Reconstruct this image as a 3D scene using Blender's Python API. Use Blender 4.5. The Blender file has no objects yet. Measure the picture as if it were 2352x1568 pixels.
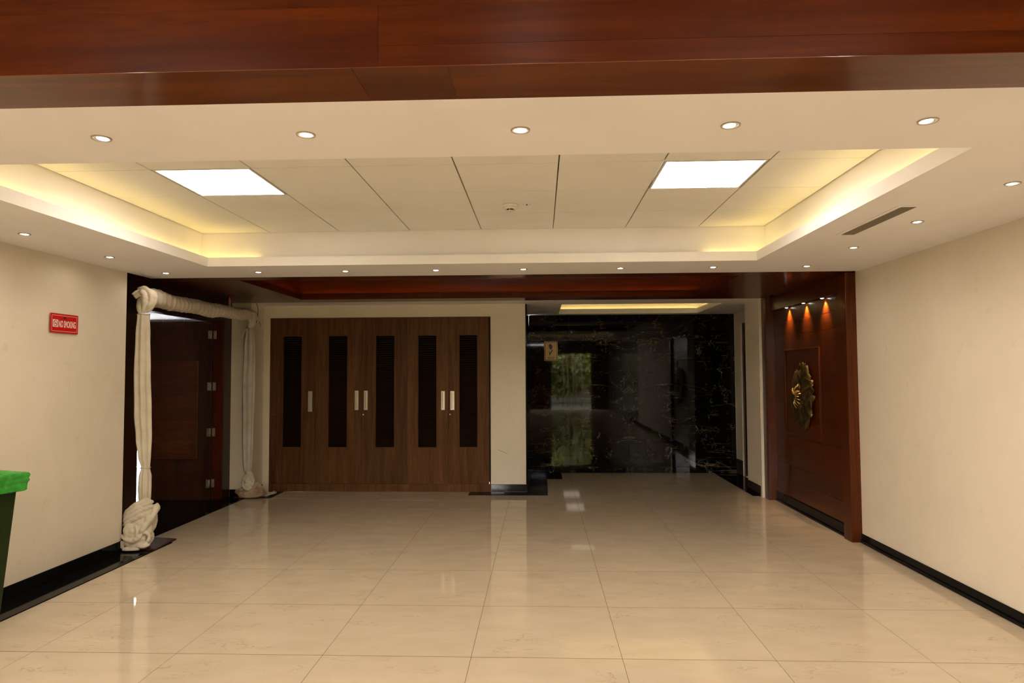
import bpy, bmesh, math, random
from mathutils import Vector, Matrix, noise as mnoise
random.seed(7)
PI = math.pi
sc = bpy.context.scene
C = sc.collection

# ------------------------------------------------------------------ camera
FPX, PITCH, YAW, ROLL, CAMH = 1572.32, 0.0469, -0.0409, -0.0047, 1.5252
cam_d = bpy.data.cameras.new('camera'); cam = bpy.data.objects.new('camera', cam_d); C.objects.link(cam)
cam_d.sensor_fit = 'HORIZONTAL'; cam_d.sensor_width = 36.0; cam_d.lens = FPX / 2352 * 36.0
cam_d.clip_start = 0.02; cam_d.clip_end = 200
cp, sp, cy, sy = math.cos(PITCH), math.sin(PITCH), math.cos(YAW), math.sin(YAW)
fw = Vector((sy*cp, cy*cp, sp)); rt = Vector((cy, -sy, 0)); up = rt.cross(fw)
cr, sr = math.cos(ROLL), math.sin(ROLL)
R_, U_ = cr*rt + sr*up, -sr*rt + cr*up
cam.matrix_world = Matrix(((R_.x, U_.x, -fw.x, 0), (R_.y, U_.y, -fw.y, 0), (R_.z, U_.z, -fw.z, CAMH), (0, 0, 0, 1)))
sc.camera = cam

# ------------------------------------------------------------------ world, exposure
world = bpy.data.worlds.new('world'); sc.world = world; world.use_nodes = True
bg = world.node_tree.nodes['Background']
bg.inputs[0].default_value = (1.0, 0.96, 0.90, 1); bg.inputs[1].default_value = 84.0
sc.view_settings.view_transform = 'Standard'; sc.view_settings.look = 'None'
sc.view_settings.gamma = 1.0; sc.view_settings.use_curve_mapping = False
sc.view_settings.exposure = 0.37
sc.cycles.max_bounces = 6; sc.cycles.caustics_reflective = False; sc.cycles.caustics_refractive = False
sc.cycles.adaptive_threshold = 0.05; sc.cycles.use_light_tree = False

# light levels (lamps of the room; the lobby panels are added fill)
DOWN_W = 0.55          # each recessed downlight
DOWN_COL = (1.0, 0.84, 0.67)
PANEL_L = 19.0         # luminous ceiling panels
PANEL_COL = (1.0, 0.87, 0.70)
LED_L = 5.0           # cove strip of the white tray
LED_COL = (1.0, 0.70, 0.20)
WOODLED_L = 6.0
WOODLED_COL = (1.0, 0.42, 0.10)
ALCLED_L = 5.0
LOBBY_W = 5.0
LOBBY_FILL_L = 22.0        # unseen fill panels added in the lobby behind the viewer

# ------------------------------------------------------------------ materials
M = {}
def newmat(name):
    m = bpy.data.materials.new(name); m.use_nodes = True
    nt = m.node_tree; b = nt.nodes['Principled BSDF']; M[name] = m
    return m, nt, b
def node(nt, typ, **kw):
    n = nt.nodes.new(typ)
    for k, v in kw.items():
        if k in ('operation', 'blend_type', 'data_type', 'feature', 'noise_dimensions', 'distance', 'vector_type'): setattr(n, k, v)
        else: n.inputs[k].default_value = v
    return n
def ramp(nt, fac, stops):
    r = nt.nodes.new('ShaderNodeValToRGB'); e = r.color_ramp.elements
    while len(e) < len(stops): e.new(0.5)
    for i, (p, c) in enumerate(stops):
        e[i].position = p; e[i].color = (*c, 1) if len(c) == 3 else c
    nt.links.new(fac, r.inputs[0]); return r.outputs[0]
def pos(nt, scale, rnd=0.0, obj=False):
    """world position scaled, shifted per object"""
    if obj:
        src = nt.nodes.new('ShaderNodeTexCoord').outputs['Object']
    else:
        src = nt.nodes.new('ShaderNodeNewGeometry').outputs['Position']
    v = src
    if rnd:
        oi = nt.nodes.new('ShaderNodeObjectInfo')
        ml = node(nt, 'ShaderNodeMath', operation='MULTIPLY'); nt.links.new(oi.outputs['Random'], ml.inputs[0]); ml.inputs[1].default_value = rnd
        ad = node(nt, 'ShaderNodeVectorMath', operation='ADD'); nt.links.new(v, ad.inputs[0]); nt.links.new(ml.outputs[0], ad.inputs[1]); v = ad.outputs[0]
    mp = nt.nodes.new('ShaderNodeMapping'); mp.inputs['Scale'].default_value = scale; nt.links.new(v, mp.inputs[0])
    return mp.outputs[0]
def noisetex(nt, vec, scale, detail=4, rough=0.55, dist=0.0):
    n = nt.nodes.new('ShaderNodeTexNoise'); nt.links.new(vec, n.inputs['Vector'])
    n.inputs['Scale'].default_value = scale; n.inputs['Detail'].default_value = detail
    n.inputs['Roughness'].default_value = rough; n.inputs['Distortion'].default_value = dist
    return n.outputs['Fac']
def mixc(nt, fac, a, b, mode='MIX'):
    m = nt.nodes.new('ShaderNodeMix'); m.data_type = 'RGBA'; m.blend_type = mode
    for k, v in ((0, fac), (6, a), (7, b)):
        if hasattr(v, 'links') or hasattr(v, 'is_linked'): nt.links.new(v, m.inputs[k])
        elif k == 0: m.inputs[0].default_value = v
        else: m.inputs[k].default_value = (*v, 1)
    return m.outputs[2]
def bump(nt, b, h, strength, dist=0.002):
    bp = nt.nodes.new('ShaderNodeBump'); bp.inputs['Strength'].default_value = strength; bp.inputs['Distance'].default_value = dist
    nt.links.new(h, bp.inputs['Height']); nt.links.new(bp.outputs[0], b.inputs['Normal'])
def plain(name, col, rough=0.5, metal=0.0, emit=0.0, ecol=None, spec=0.5):
    m, nt, b = newmat(name)
    b.inputs['Roughness'].default_value = rough; b.inputs['Metallic'].default_value = metal
    b.inputs['Specular IOR Level'].default_value = spec
    n = noisetex(nt, pos(nt, (1, 1, 1)), 35, 1)
    c2 = tuple(x*0.88 for x in col)
    nt.links.new(ramp(nt, n, [(0.3, c2), (0.7, col)]), b.inputs['Base Color'])
    if emit:
        b.inputs['Emission Color'].default_value = (*(ecol or col), 1); b.inputs['Emission Strength'].default_value = emit
    return m
def paint(name, col, dirt, rough=0.55):
    m, nt, b = newmat(name)
    p = pos(nt, (1, 1, 1))
    n1 = noisetex(nt, p, 1.3, 2, 0.6, 0.6); n2 = noisetex(nt, p, 9, 3, 0.65)
    c = mixc(nt, ramp(nt, n1, [(0.42, (0, 0, 0)), (0.75, (1, 1, 1))]), col, tuple(x*0.93 for x in col))
    c = mixc(nt, ramp(nt, n2, [(0.62, (0, 0, 0)), (0.86, (dirt, dirt, dirt))]), c, (col[0]*0.72, col[1]*0.66, col[2]*0.55))
    nt.links.new(c, b.inputs['Base Color']); b.inputs['Roughness'].default_value = rough
    b.inputs['Specular IOR Level'].default_value = 0.3
    return m
def wood(name, dark, light, grain, rough=0.28, coat=0.15, rnd=7.0, coat_r=0.10, spec=0.18):
    """grain = scale per world axis; small along the grain"""
    m, nt, b = newmat(name)
    p = pos(nt, grain, rnd)
    n1 = noisetex(nt, p, 1.0, 4, 0.62, 1.2); n2 = noisetex(nt, p, 7.0, 2, 0.7, 0.3)
    c = ramp(nt, n1, [(0.30, dark), (0.52, tuple((x+y)/2 for x, y in zip(dark, light))), (0.72, light)])
    c = mixc(nt, ramp(nt, n2, [(0.45, (0, 0, 0)), (0.78, (0.38, 0.38, 0.38))]), c, tuple(x*0.5 for x in dark))
    oi = nt.nodes.new('ShaderNodeObjectInfo')
    mr = nt.nodes.new('ShaderNodeMapRange'); nt.links.new(oi.outputs['Random'], mr.inputs[0]); mr.inputs[3].default_value = 0.82; mr.inputs[4].default_value = 1.15
    c = mixc(nt, 1.0, c, mr.outputs[0], 'MULTIPLY')
    nt.links.new(c, b.inputs['Base Color'])
    b.inputs['Roughness'].default_value = rough; b.inputs['Coat Weight'].default_value = coat; b.inputs['Coat Roughness'].default_value = coat_r
    b.inputs['Specular IOR Level'].default_value = spec
    return m

paint('wall_paint', (0.79, 0.72, 0.61), 0.5)
paint('ceiling_paint', (0.90, 0.885, 0.90), 0.10)
paint('tile_board', (0.85, 0.85, 0.80), 0.1, 0.7)
MAH_D, MAH_L = (0.048, 0.0075, 0.0006), (0.105, 0.021, 0.0018)
wood('mahogany_x', MAH_D, MAH_L, (0.7, 9, 9))            # grain along X
wood('mahogany_z', MAH_D, MAH_L, (14, 14, 1.0))            # grain along Z
wood('mahogany_y', MAH_D, MAH_L, (14, 1.0, 14))            # grain along Y
wood('mahogany_beam', (0.036, 0.0048, 0.0002), (0.080, 0.014, 0.0006), (0.7, 9, 9), 0.32, 0.0, spec=0.07)
wood('mahogany_soffit', (0.060, 0.0110, 0.0006), (0.130, 0.032, 0.0022), (0.7, 9, 9), 0.28, 0.30)  # same wood as the beam, colour lightened so the underside looks brighter lit
wood('door_wood', (0.018, 0.0060, 0.0022), (0.042, 0.0145, 0.0052), (16, 16, 1.2), 0.35, 0.3)
wood('door_panel_wood', (0.026, 0.0075, 0.0028), (0.075, 0.022, 0.0070), (1.2, 16, 18), 0.35, 0.3)
wood('cabinet_wood', (0.072, 0.028, 0.0100), (0.150, 0.066, 0.027), (13, 13, 0.9), 0.5, 0.0, spec=0.10)
wood('slat_wood', (0.012, 0.0055, 0.0028), (0.028, 0.012, 0.0055), (1, 14, 14), 0.4, 0.1)

# polished cream floor tile with fine brown veins running across
m, nt, b = newmat('floor_tile')
p = pos(nt, (1.0, 3.2, 1.0), 23.0)
n0 = noisetex(nt, p, 2.2, 4, 0.65, 0.4)
ab = node(nt, 'ShaderNodeMath', operation='SUBTRACT'); nt.links.new(n0, ab.inputs[0]); ab.inputs[1].default_value = 0.5
aa = node(nt, 'ShaderNodeMath', operation='ABSOLUTE'); nt.links.new(ab.outputs[0], aa.inputs[0])
vein = ramp(nt, aa.outputs[0], [(0.0, (1, 1, 1)), (0.009, (0, 0, 0))])
msk = ramp(nt, noisetex(nt, pos(nt, (1, 1.6, 1), 11.0), 3.0, 1), [(0.49, (0, 0, 0)), (0.64, (0.55, 0.55, 0.55))])
vm = mixc(nt, 1.0, vein, msk, 'MULTIPLY')
basec = ramp(nt, noisetex(nt, pos(nt, (1, 2.2, 1), 5.0), 3.0, 2, 0.6), [(0.3, (0.58, 0.485, 0.370)), (0.7, (0.64, 0.545, 0.425))])
nt.links.new(mixc(nt, vm, basec, (0.33, 0.24, 0.14)), b.inputs['Base Color'])
b.inputs['Roughness'].default_value = 0.04; b.inputs['IOR'].default_value = 1.55

# black granite of strips and skirting
m, nt, b = newmat('black_granite')
p = pos(nt, (1, 1, 1), 9.0)
n0 = noisetex(nt, p, 3.0, 6, 0.6, 1.0)
ab = node(nt, 'ShaderNodeMath', operation='SUBTRACT'); nt.links.new(n0, ab.inputs[0]); ab.inputs[1].default_value = 0.5
aa = node(nt, 'ShaderNodeMath', operation='ABSOLUTE'); nt.links.new(ab.outputs[0], aa.inputs[0])
v = ramp(nt, aa.outputs[0], [(0.0, (1, 1, 1)), (0.003, (0, 0, 0))])
v = mixc(nt, 1.0, v, ramp(nt, noisetex(nt, p, 2.1, 2), [(0.60, (0, 0, 0)), (0.72, (0.8, 0.8, 0.8))]), 'MULTIPLY')
nt.links.new(mixc(nt, v, (0.006, 0.006, 0.0065), (0.22, 0.20, 0.17)), b.inputs['Base Color'])
b.inputs['Roughness'].default_value = 0.06; b.inputs['Specular IOR Level'].default_value = 0.07

# book-matched black marble with gold and white veins
m, nt, b = newmat('black_marble')
g = nt.nodes.new('ShaderNodeNewGeometry'); sx = nt.nodes.new('ShaderNodeSeparateXYZ'); nt.links.new(g.outputs['Position'], sx.inputs[0])
s1 = node(nt, 'ShaderNodeMath', operation='SUBTRACT'); nt.links.new(sx.outputs['X'], s1.inputs[0]); s1.inputs[1].default_value = 1.36
s2 = node(nt, 'ShaderNodeMath', operation='ABSOLUTE'); nt.links.new(s1.outputs[0], s2.inputs[0])
cx_ = nt.nodes.new('ShaderNodeCombineXYZ'); nt.links.new(s2.outputs[0], cx_.inputs[0]); nt.links.new(sx.outputs['Y'], cx_.inputs[1]); nt.links.new(sx.outputs['Z'], cx_.inputs[2])
def marble_vein(scale, w, mlo, mhi, mscale, rotz, stretch):
    mp = nt.nodes.new('ShaderNodeMapping'); mp.inputs['Rotation'].default_value = (0, rotz, 0); mp.inputs['Scale'].default_value = stretch
    nt.links.new(cx_.outputs[0], mp.inputs[0])
    n0 = noisetex(nt, mp.outputs[0], scale, 5, 0.62, 0.9)
    a = node(nt, 'ShaderNodeMath', operation='SUBTRACT'); nt.links.new(n0, a.inputs[0]); a.inputs[1].default_value = 0.5
    c = node(nt, 'ShaderNodeMath', operation='ABSOLUTE'); nt.links.new(a.outputs[0], c.inputs[0])
    v = ramp(nt, c.outputs[0], [(0.0, (1, 1, 1)), (w, (0, 0, 0))])
    mk = ramp(nt, noisetex(nt, cx_.outputs[0], mscale, 3), [(mlo, (0, 0, 0)), (mhi, (1, 1, 1))])
    return mixc(nt, 1.0, v, mk, 'MULTIPLY')
v1 = marble_vein(1.7, 0.0055, 0.44, 0.58, 2.6, 0.62, (0.45, 1, 2.6))
v2 = marble_vein(5.5, 0.011, 0.53, 0.66, 6.0, -0.5, (1, 1, 1))
v3 = marble_vein(8.0, 0.04, 0.67, 0.74, 4.6, 0.2, (1, 1, 1))
cc = mixc(nt, v1, (0.0035, 0.0033, 0.0028), (0.24, 0.18, 0.10))
cc = mixc(nt, v2, cc, (0.24, 0.215, 0.165))
cc = mixc(nt, v3, cc, (0.20, 0.115, 0.045))
nt.links.new(cc, b.inputs['Base Color']); b.inputs['Roughness'].default_value = 0.03; b.inputs['IOR'].default_value = 1.28

plain('grout', (0.10, 0.075, 0.045), 0.9)
plain('dark_void', (0.012, 0.010, 0.008), 0.9)
plain('brown_stone_edge', (0.07, 0.045, 0.03), 0.4)
plain('white_plastic', (0.78, 0.74, 0.68), 0.4)
plain('brass_strip', (0.45, 0.33, 0.12), 0.35, 0.8)
plain('ring_metal', (0.82, 0.79, 0.76), 0.4)
plain('ring_dark', (0.42, 0.37, 0.30), 0.5)
plain('lamp_face', (1, 0.95, 0.85), 0.4, 0, 14.0, (1.0, 0.90, 0.75))
M['lamp_face'].cycles.emission_sampling = 'NONE'   # the lens only shows; the beam next to it lights
plain('panel_face', (1, 1, 1), 0.5, 0, PANEL_L, PANEL_COL)
plain('lobby_fill_face', (1, 1, 1), 0.5, 0, LOBBY_FILL_L, PANEL_COL)
plain('led_yellow', (1, 0.8, 0.4), 0.5, 0, LED_L, LED_COL)
plain('led_orange', (1, 0.6, 0.3), 0.5, 0, WOODLED_L, WOODLED_COL)
plain('led_alcove', (1, 0.8, 0.4), 0.5, 0, ALCLED_L, LED_COL)
plain('vent_metal', (0.50, 0.43, 0.34), 0.5, 0.1)
plain('steel', (0.48, 0.43, 0.33), 0.40, 0.8)
plain('steel_groove', (0.20, 0.17, 0.12), 0.45, 0.7)
plain('sign_red', (0.56, 0.008, 0.006), 0.35)
plain('sign_pink', (0.88, 0.72, 0.66), 0.5)
plain('sign_dark', (0.02, 0.008, 0.006), 0.5)
plain('sign_gold', (0.62, 0.36, 0.08), 0.40)
plain('bin_green', (0.012, 0.028, 0.003), 0.5, spec=0.2)
plain('ribbon_pink', (0.75, 0.22, 0.34), 0.4)
plain('wire_dark', (0.03, 0.02, 0.012), 0.6)
plain('wire_orange', (0.50, 0.20, 0.02), 0.5)
plain('cool_white', (0.85, 0.88, 0.95), 0.5)
plain('red_led', (0.5, 0.01, 0.01), 0.3)
plain('board_brown', (0.060, 0.026, 0.016), 0.75, spec=0.1)
plain('side_room_paint', (0.72, 0.68, 0.72), 0.6)
plain('grey_tile', (0.20, 0.21, 0.23), 0.4)
plain('soil', (0.035, 0.04, 0.015), 0.9)
plain('bark', (0.14, 0.10, 0.06), 0.9)
plain('tube_lit', (1, 1, 1), 0.4, 0, 25.0, (0.9, 0.95, 1.0))

# cloth
def cloth(name, col, stain):
    m, nt, b = newmat(name)
    n = noisetex(nt, pos(nt, (1, 1, 1)), 6, 5)
    nt.links.new(ramp(nt, n, [(0.35, stain), (0.62, col)]), b.inputs['Base Color'])
    b.inputs['Roughness'].default_value = 0.9; b.inputs['Specular IOR Level'].default_value = 0.1
    b.inputs['Sheen Weight'].default_value = 0.15
    bump(nt, b, noisetex(nt, pos(nt, (1, 1, 1)), 320, 2), 0.12, 0.001)
cloth('cloth_white', (0.66, 0.61, 0.52), (0.58, 0.52, 0.42))
cloth('cloth_grey', (0.56, 0.54, 0.48), (0.46, 0.42, 0.35))
cloth('cloth_soiled', (0.46, 0.36, 0.29), (0.28, 0.17, 0.09))
# bin bag
m, nt, b = newmat('bag_green')
n = noisetex(nt, pos(nt, (1, 1, 1)), 14, 5, 0.6, 0.8)
nt.links.new(ramp(nt, n, [(0.3, (0.012, 0.20, 0.015)), (0.7, (0.05, 0.42, 0.05))]), b.inputs['Base Color'])
b.inputs['Roughness'].default_value = 0.25
# bronze
m, nt, b = newmat('bronze')
n = noisetex(nt, pos(nt, (1, 1, 1)), 9, 5, 0.6, 0.5)
nt.links.new(ramp(nt, n, [(0.3, (0.040, 0.026, 0.008)), (0.7, (0.13, 0.085, 0.024))]), b.inputs['Base Color'])
b.inputs['Metallic'].default_value = 0.7; b.inputs['Roughness'].default_value = 0.42
plain('bronze_bright', (0.62, 0.40, 0.13), 0.3, 0.85)
# leaves
m, nt, b = newmat('leaf')
n = noisetex(nt, pos(nt, (1, 1, 1)), 4.5, 3)
nt.links.new(ramp(nt, n, [(0.32, (0.015, 0.040, 0.006)), (0.52, (0.12, 0.16, 0.018)), (0.66, (0.42, 0.38, 0.07))]), b.inputs['Base Color'])
b.inputs['Roughness'].default_value = 0.5
# glass for the entrance and the side room window
m, nt, b = newmat('window_glass')
b.inputs['Base Color'].default_value = (0.9, 0.95, 0.95, 1); b.inputs['Roughness'].default_value = 0.02
b.inputs['Transmission Weight'].default_value = 1.0; b.inputs['IOR'].default_value = 1.45

m, nt, b = newmat('tinted_glass')
b.inputs['Base Color'].default_value = (0.22, 0.24, 0.26, 1); b.inputs['Roughness'].default_value = 0.02
b.inputs['Transmission Weight'].default_value = 1.0; b.inputs['IOR'].default_value = 1.45

# ------------------------------------------------------------------ mesh helpers
def link(o, parent=None):
    C.objects.link(o)
    if parent is not None: o.parent = parent
    return o
def tag(o, label=None, cat=None, group=None, kind=None):
    if label: o['label'] = label
    if cat: o['category'] = cat
    if group: o['group'] = group
    if kind: o['kind'] = kind
    return o
def empty(name, loc=(0, 0, 0), rot=(0, 0, 0), parent=None):
    o = bpy.data.objects.new(name, None); o.location = loc; o.rotation_euler = rot; o.empty_display_size = 0.1
    return link(o, parent)
def meshobj(name, me, mat, parent=None, loc=None, smooth=False):
    if mat is not None and not me.materials: me.materials.append(M[mat])
    if smooth:
        for p in me.polygons: p.use_smooth = True
    o = bpy.data.objects.new(name, me)
    if loc is not None: o.location = loc
    return link(o, parent)
def bm_box(bm, x0, x1, y0, y1, z0, z1):
    vs = [bm.verts.new(p) for p in ((x0,y0,z0),(x1,y0,z0),(x1,y1,z0),(x0,y1,z0),(x0,y0,z1),(x1,y0,z1),(x1,y1,z1),(x0,y1,z1))]
    for f in ((3,2,1,0),(4,5,6,7),(0,1,5,4),(1,2,6,5),(2,3,7,6),(3,0,4,7)): bm.faces.new([vs[i] for i in f])
def bm_mesh(bm, name):
    bmesh.ops.recalc_face_normals(bm, faces=bm.faces)
    me = bpy.data.meshes.new(name); bm.to_mesh(me); bm.free(); return me
def box_mesh(name, boxes, bevel=0.0):
    bm = bmesh.new()
    for b_ in boxes: bm_box(bm, *b_)
    if bevel: bmesh.ops.bevel(bm, geom=list(bm.edges), offset=bevel, segments=1, affect='EDGES')
    return bm_mesh(bm, name)
def box(name, mat, b_, parent=None, bevel=0.0):
    """one box; origin at its base centre"""
    x0, x1, y0, y1, z0, z1 = b_
    cx, cyy = (x0+x1)/2, (y0+y1)/2
    me = box_mesh(name, [(x0-cx, x1-cx, y0-cyy, y1-cyy, 0, z1-z0)], bevel)
    return meshobj(name, me, mat, parent, (cx, cyy, z0))
def loft_mesh(name, rings, cap=True):
    """rings: list of equal-length closed point loops"""
    n = len(rings[0]); vs = [p for r in rings for p in r]; fs = []
    for i in range(len(rings)-1):
        for j in range(n):
            a, b_ = i*n+j, i*n+(j+1) % n
            fs.append((a, b_, b_+n, a+n))
    if cap:
        fs.append(tuple(range(n))[::-1]); fs.append(tuple(range((len(rings)-1)*n, len(rings)*n)))
    me = bpy.data.meshes.new(name); me.from_pydata(vs, [], fs); me.update()
    bm = bmesh.new(); bm.from_mesh(me); bmesh.ops.recalc_face_normals(bm, faces=bm.faces); bm.to_mesh(me); bm.free()
    return me
def lathe(name, prof, n=24):
    return loft_mesh(name, [[(r*math.cos(2*PI*k/n), r*math.sin(2*PI*k/n), z) for k in range(n)] for r, z in prof])
def tube(name, pts, r, n=8, mat=None, parent=None, taper=None):
    pts = [Vector(p) for p in pts]; rings = []
    for i, p in enumerate(pts):
        t = (pts[min(i+1, len(pts)-1)] - pts[max(i-1, 0)]).normalized()
        a = t.orthogonal().normalized() if i == 0 else (a - t*a.dot(t)).normalized()
        b_ = t.cross(a); rr = r if taper is None else r*taper[i]
        rings.append([tuple(p + a*rr*math.cos(2*PI*k/n) + b_*rr*math.sin(2*PI*k/n)) for k in range(n)])
    return meshobj(name, loft_mesh(name, rings), mat, parent, smooth=True)
def interp(keys, t):
    """piecewise smooth interpolation; keys = [(t, v0, v1...)] sorted by t"""
    if t <= keys[0][0]: return keys[0][1:]
    for a, b_ in zip(keys, keys[1:]):
        if t <= b_[0]:
            f = (t-a[0])/(b_[0]-a[0]); f = f*f*(3-2*f)
            return tuple(x+(y-x)*f for x, y in zip(a[1:], b_[1:]))
    return keys[-1][1:]
def text_mesh(s, size, sx=1.0, offset=0.0, shear=0.0, extrude=0.0):
    cu = bpy.data.curves.new('lettering', 'FONT'); cu.body = s; cu.size = size; cu.offset = offset; cu.shear = shear
    cu.extrude = extrude; cu.align_x = 'CENTER'; cu.align_y = 'CENTER'; cu.resolution_u = 3
    o = bpy.data.objects.new('lettering', cu); C.objects.link(o)
    dg = bpy.context.evaluated_depsgraph_get(); me = bpy.data.meshes.new_from_object(o.evaluated_get(dg))
    C.objects.unlink(o); bpy.data.objects.remove(o); bpy.data.curves.remove(cu)
    me.transform(Matrix.Diagonal((sx, 1, 1, 1))); me.materials.clear()
    return me
def fit_text(me, x0, x1, y0, y1):
    xs_ = [v_.co.x for v_ in me.vertices]; ys_ = [v_.co.y for v_ in me.vertices]
    ax, ay = (x1-x0)/(max(xs_)-min(xs_)), (y1-y0)/(max(ys_)-min(ys_)); mx, my = min(xs_), min(ys_)
    for v_ in me.vertices: v_.co.x = x0+(v_.co.x-mx)*ax; v_.co.y = y0+(v_.co.y-my)*ay
    return me

# ------------------------------------------------------------------ key measures (metres)
ZC = 2.435                       # soffit level
XL, XR = -3.65, 2.875            # white side walls
YB = 8.90                        # cabinet wall
YM = 10.64                       # marble wall
S, TX0, TY0 = 0.8116, -2.0057, 3.7557
TOP = 3.30

# ------------------------------------------------------------------ floor
floor = tag(empty('floor'), 'polished cream floor of large veined tiles', 'floor', kind='structure')
box('screed', 'grout', (-4.031, 3.10, -8.2, 10.9, -0.08, -0.0007), floor)
tile_cache = {}
def floor_tile(x0, x1, y0, y1):
    g = 0.0030
    x0, x1, y0, y1 = x0+g/2, x1-g/2, y0+g*0.9, y1-g*0.9
    w, d = round(x1-x0, 3), round(y1-y0, 3)
    if w < 0.02 or d < 0.02: return
    if (w, d) not in tile_cache:
        tile_cache[(w, d)] = box_mesh('tile', [(-w/2, w/2, -d/2, d/2, -0.0006, 0)])
    meshobj('tile', tile_cache[(w, d)], 'floor_tile', floor, ((x0+x1)/2, (y0+y1)/2, 0))
for k in range(-2, 6):
    for r in range(-6, 9):
        x0, y0 = TX0+k*S, TY0+r*S; x1, y1 = x0+S, y0+S
        if x0 < -3.6:
            for ya, yb, xa in ((y0, min(y1, 6.19), -3.36), (max(y0, 6.19), min(y1, 8.42), -3.653), (max(y0, 8.42), min(y1, YB-0.02), -3.35)):
                if yb-ya > 0.02: floor_tile(xa, x1, ya, yb)
            continue
        if y0 < 8.7:
            floor_tile(x0, min(x1, 2.86), y0, min(y1, YB if x1 < 0.2 else y1))
            if x0 < -0.19 < x1 and y1 > YB: pass
        else:
            if x1 > 0: floor_tile(max(x0, -0.18), min(x1, 2.99), y0, min(y1, YM))
box('lobby_floor', 'floor_tile', (-3.64, 2.86, -8.0, TY0-6*S-0.002, -0.0006, 0.0), floor)

def strip(name, b_, label):
    return tag(box(name, 'black_granite', b_, None, 0.0025), label, 'floor strip', kind='structure')
strip('trim_1', (XL+0.001, -3.36, -1.0, 6.19, -0.003, 0.006), 'black granite floor strip along the left white wall')
strip('trim_2', (-4.03, -3.655, 5.90, 8.499, -0.003, 0.006), 'black granite floor of the left doorway')
strip('trim_3', (XL+0.012, -3.35, 8.42, 8.88, 0.0, 0.006), 'black granite floor strip under the far cloth heap')
strip('trim_4', (-0.915, 0.085, 8.655, 8.879, 0.0, 0.006), 'black granite floor strip in front of the white pillar')
strip('trim_5', (-0.17, 0.09, 8.881, 9.99, 0.0, 0.006), 'black granite floor strip running back beside the pillar')
strip('trim_6', (-0.17, 0.31, 9.992, 10.60, 0.0, 0.006), 'wider black granite floor patch at the foot of the marble wall')
strip('trim_7', (2.62, 2.985, 8.66, 10.60, 0.0, 0.006), 'black granite floor strip along the right of the washroom passage')

# ------------------------------------------------------------------ walls
def wall(name, mat, b_, label, cat='wall'):
    return tag(box(name, mat, b_), label, cat, kind='structure')
wl = wall('wall_left', 'wall_paint', (-3.90, XL, 1.0, 5.885, 0, TOP), 'cream painted wall on the left with the red sign')
wr = wall('wall_right', 'wall_paint', (XR, 3.10, 1.0, 6.33, 0, TOP), 'cream painted wall on the right')
wall('wall_left_return', 'wall_paint', (-4.03, XL, 8.50, 9.2, 0, TOP), 'cream wall return between doorway and cabinet')
# back wall round the cabinet niche
wb = tag(empty('wall_back'), 'cream wall round the built-in cabinet with its pillar', 'wall', kind='structure')
box('wall_above', 'wall_paint', (XL, -0.19, YB, 9.6, 2.272, TOP), wb)
box('wall_sliver', 'wall_paint', (XL, -3.562, YB, 9.6, 0, 2.272), wb)
box('pillar', 'wall_paint', (-0.645, -0.19, YB, 10.66, 0, 2.272), wb)
me = box_mesh('scuff_mark', [(-0.07, 0.07, -0.0006, 0, -0.0014, 0.0014)])
o = meshobj('scuff_mark', me, 'wire_dark', wb, (-0.493, YB-0.0004, 0.518)); o.rotation_euler = (0, 0.38, 0)
# alcove: dark stone cheek on the pillar, marble slabs at the back
wall('wall_left_alcove', 'black_granite', (-0.189, -0.172, 8.93, YM-0.03, 0.0, ZC), 'black stone facing on the side of the pillar')
wm = tag(empty('wall_marble'), 'polished black marble wall with gold veins at the end of the passage', 'wall', kind='structure')
box('backing', 'wall_paint', (-0.19, 3.25, YM, 10.9, 0, TOP), wm)
xs = [-0.172, 0.45, 1.36, 2.27, 2.978]
for a, b_ in zip(xs, xs[1:]):
    box('slab', 'black_marble', (a+0.0006, b_-0.0006, YM-0.02, YM-0.0005, 0.088, 2.428), wm, 0.0008)
    box('plinth_slab', 'black_marble', (a+0.0006, b_-0.0006, YM-0.024, YM-0.0005, 0.0, 0.086), wm, 0.0008)
# right of the passage
wp = tag(empty('wall_right_passage'), 'cream wall of the washroom passage with dark doorway', 'wall', kind='structure')
box('wall_near', 'wall_paint', (2.70, 3.10, 8.551, 9.12, 0, TOP), wp)
box('wall_far', 'wall_paint', (2.99, 3.10, 10.33, YM, 0, TOP), wp)
box('wall_over_door', 'wall_paint', (2.99, 3.10, 9.12, 10.33, 2.262, TOP), wp)
d2 = tag(empty('door_2', (3.0, 9.72, 0)), 'dark wooden washroom door seen edge-on beside the marble', 'door', kind='structure')
def rel(parent, name, mat, b_, bevel=0.0):
    l = parent.location
    x0, x1, y0, y1, z0, z1 = b_; cx, cyy = (x0+x1)/2, (y0+y1)/2
    me = box_mesh(name, [(x0-cx, x1-cx, y0-cyy, y1-cyy, 0, z1-z0)], bevel)
    return meshobj(name, me, mat, parent, (cx-l.x, cyy-l.y, z0-l.z))
rel(d2, 'leaf', 'door_wood', (3.03, 3.07, 9.20, 10.25, 0.01, 2.20))
rel(d2, 'frame', 'door_wood', (3.01, 3.09, 10.25, 10.329, 0.0, 2.26))
rel(d2, 'frame', 'door_wood', (3.01, 3.09, 9.121, 9.20, 0.0, 2.26))
rel(d2, 'frame', 'door_wood', (3.01, 3.09, 9.20, 10.25, 2.20, 2.26))
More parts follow.
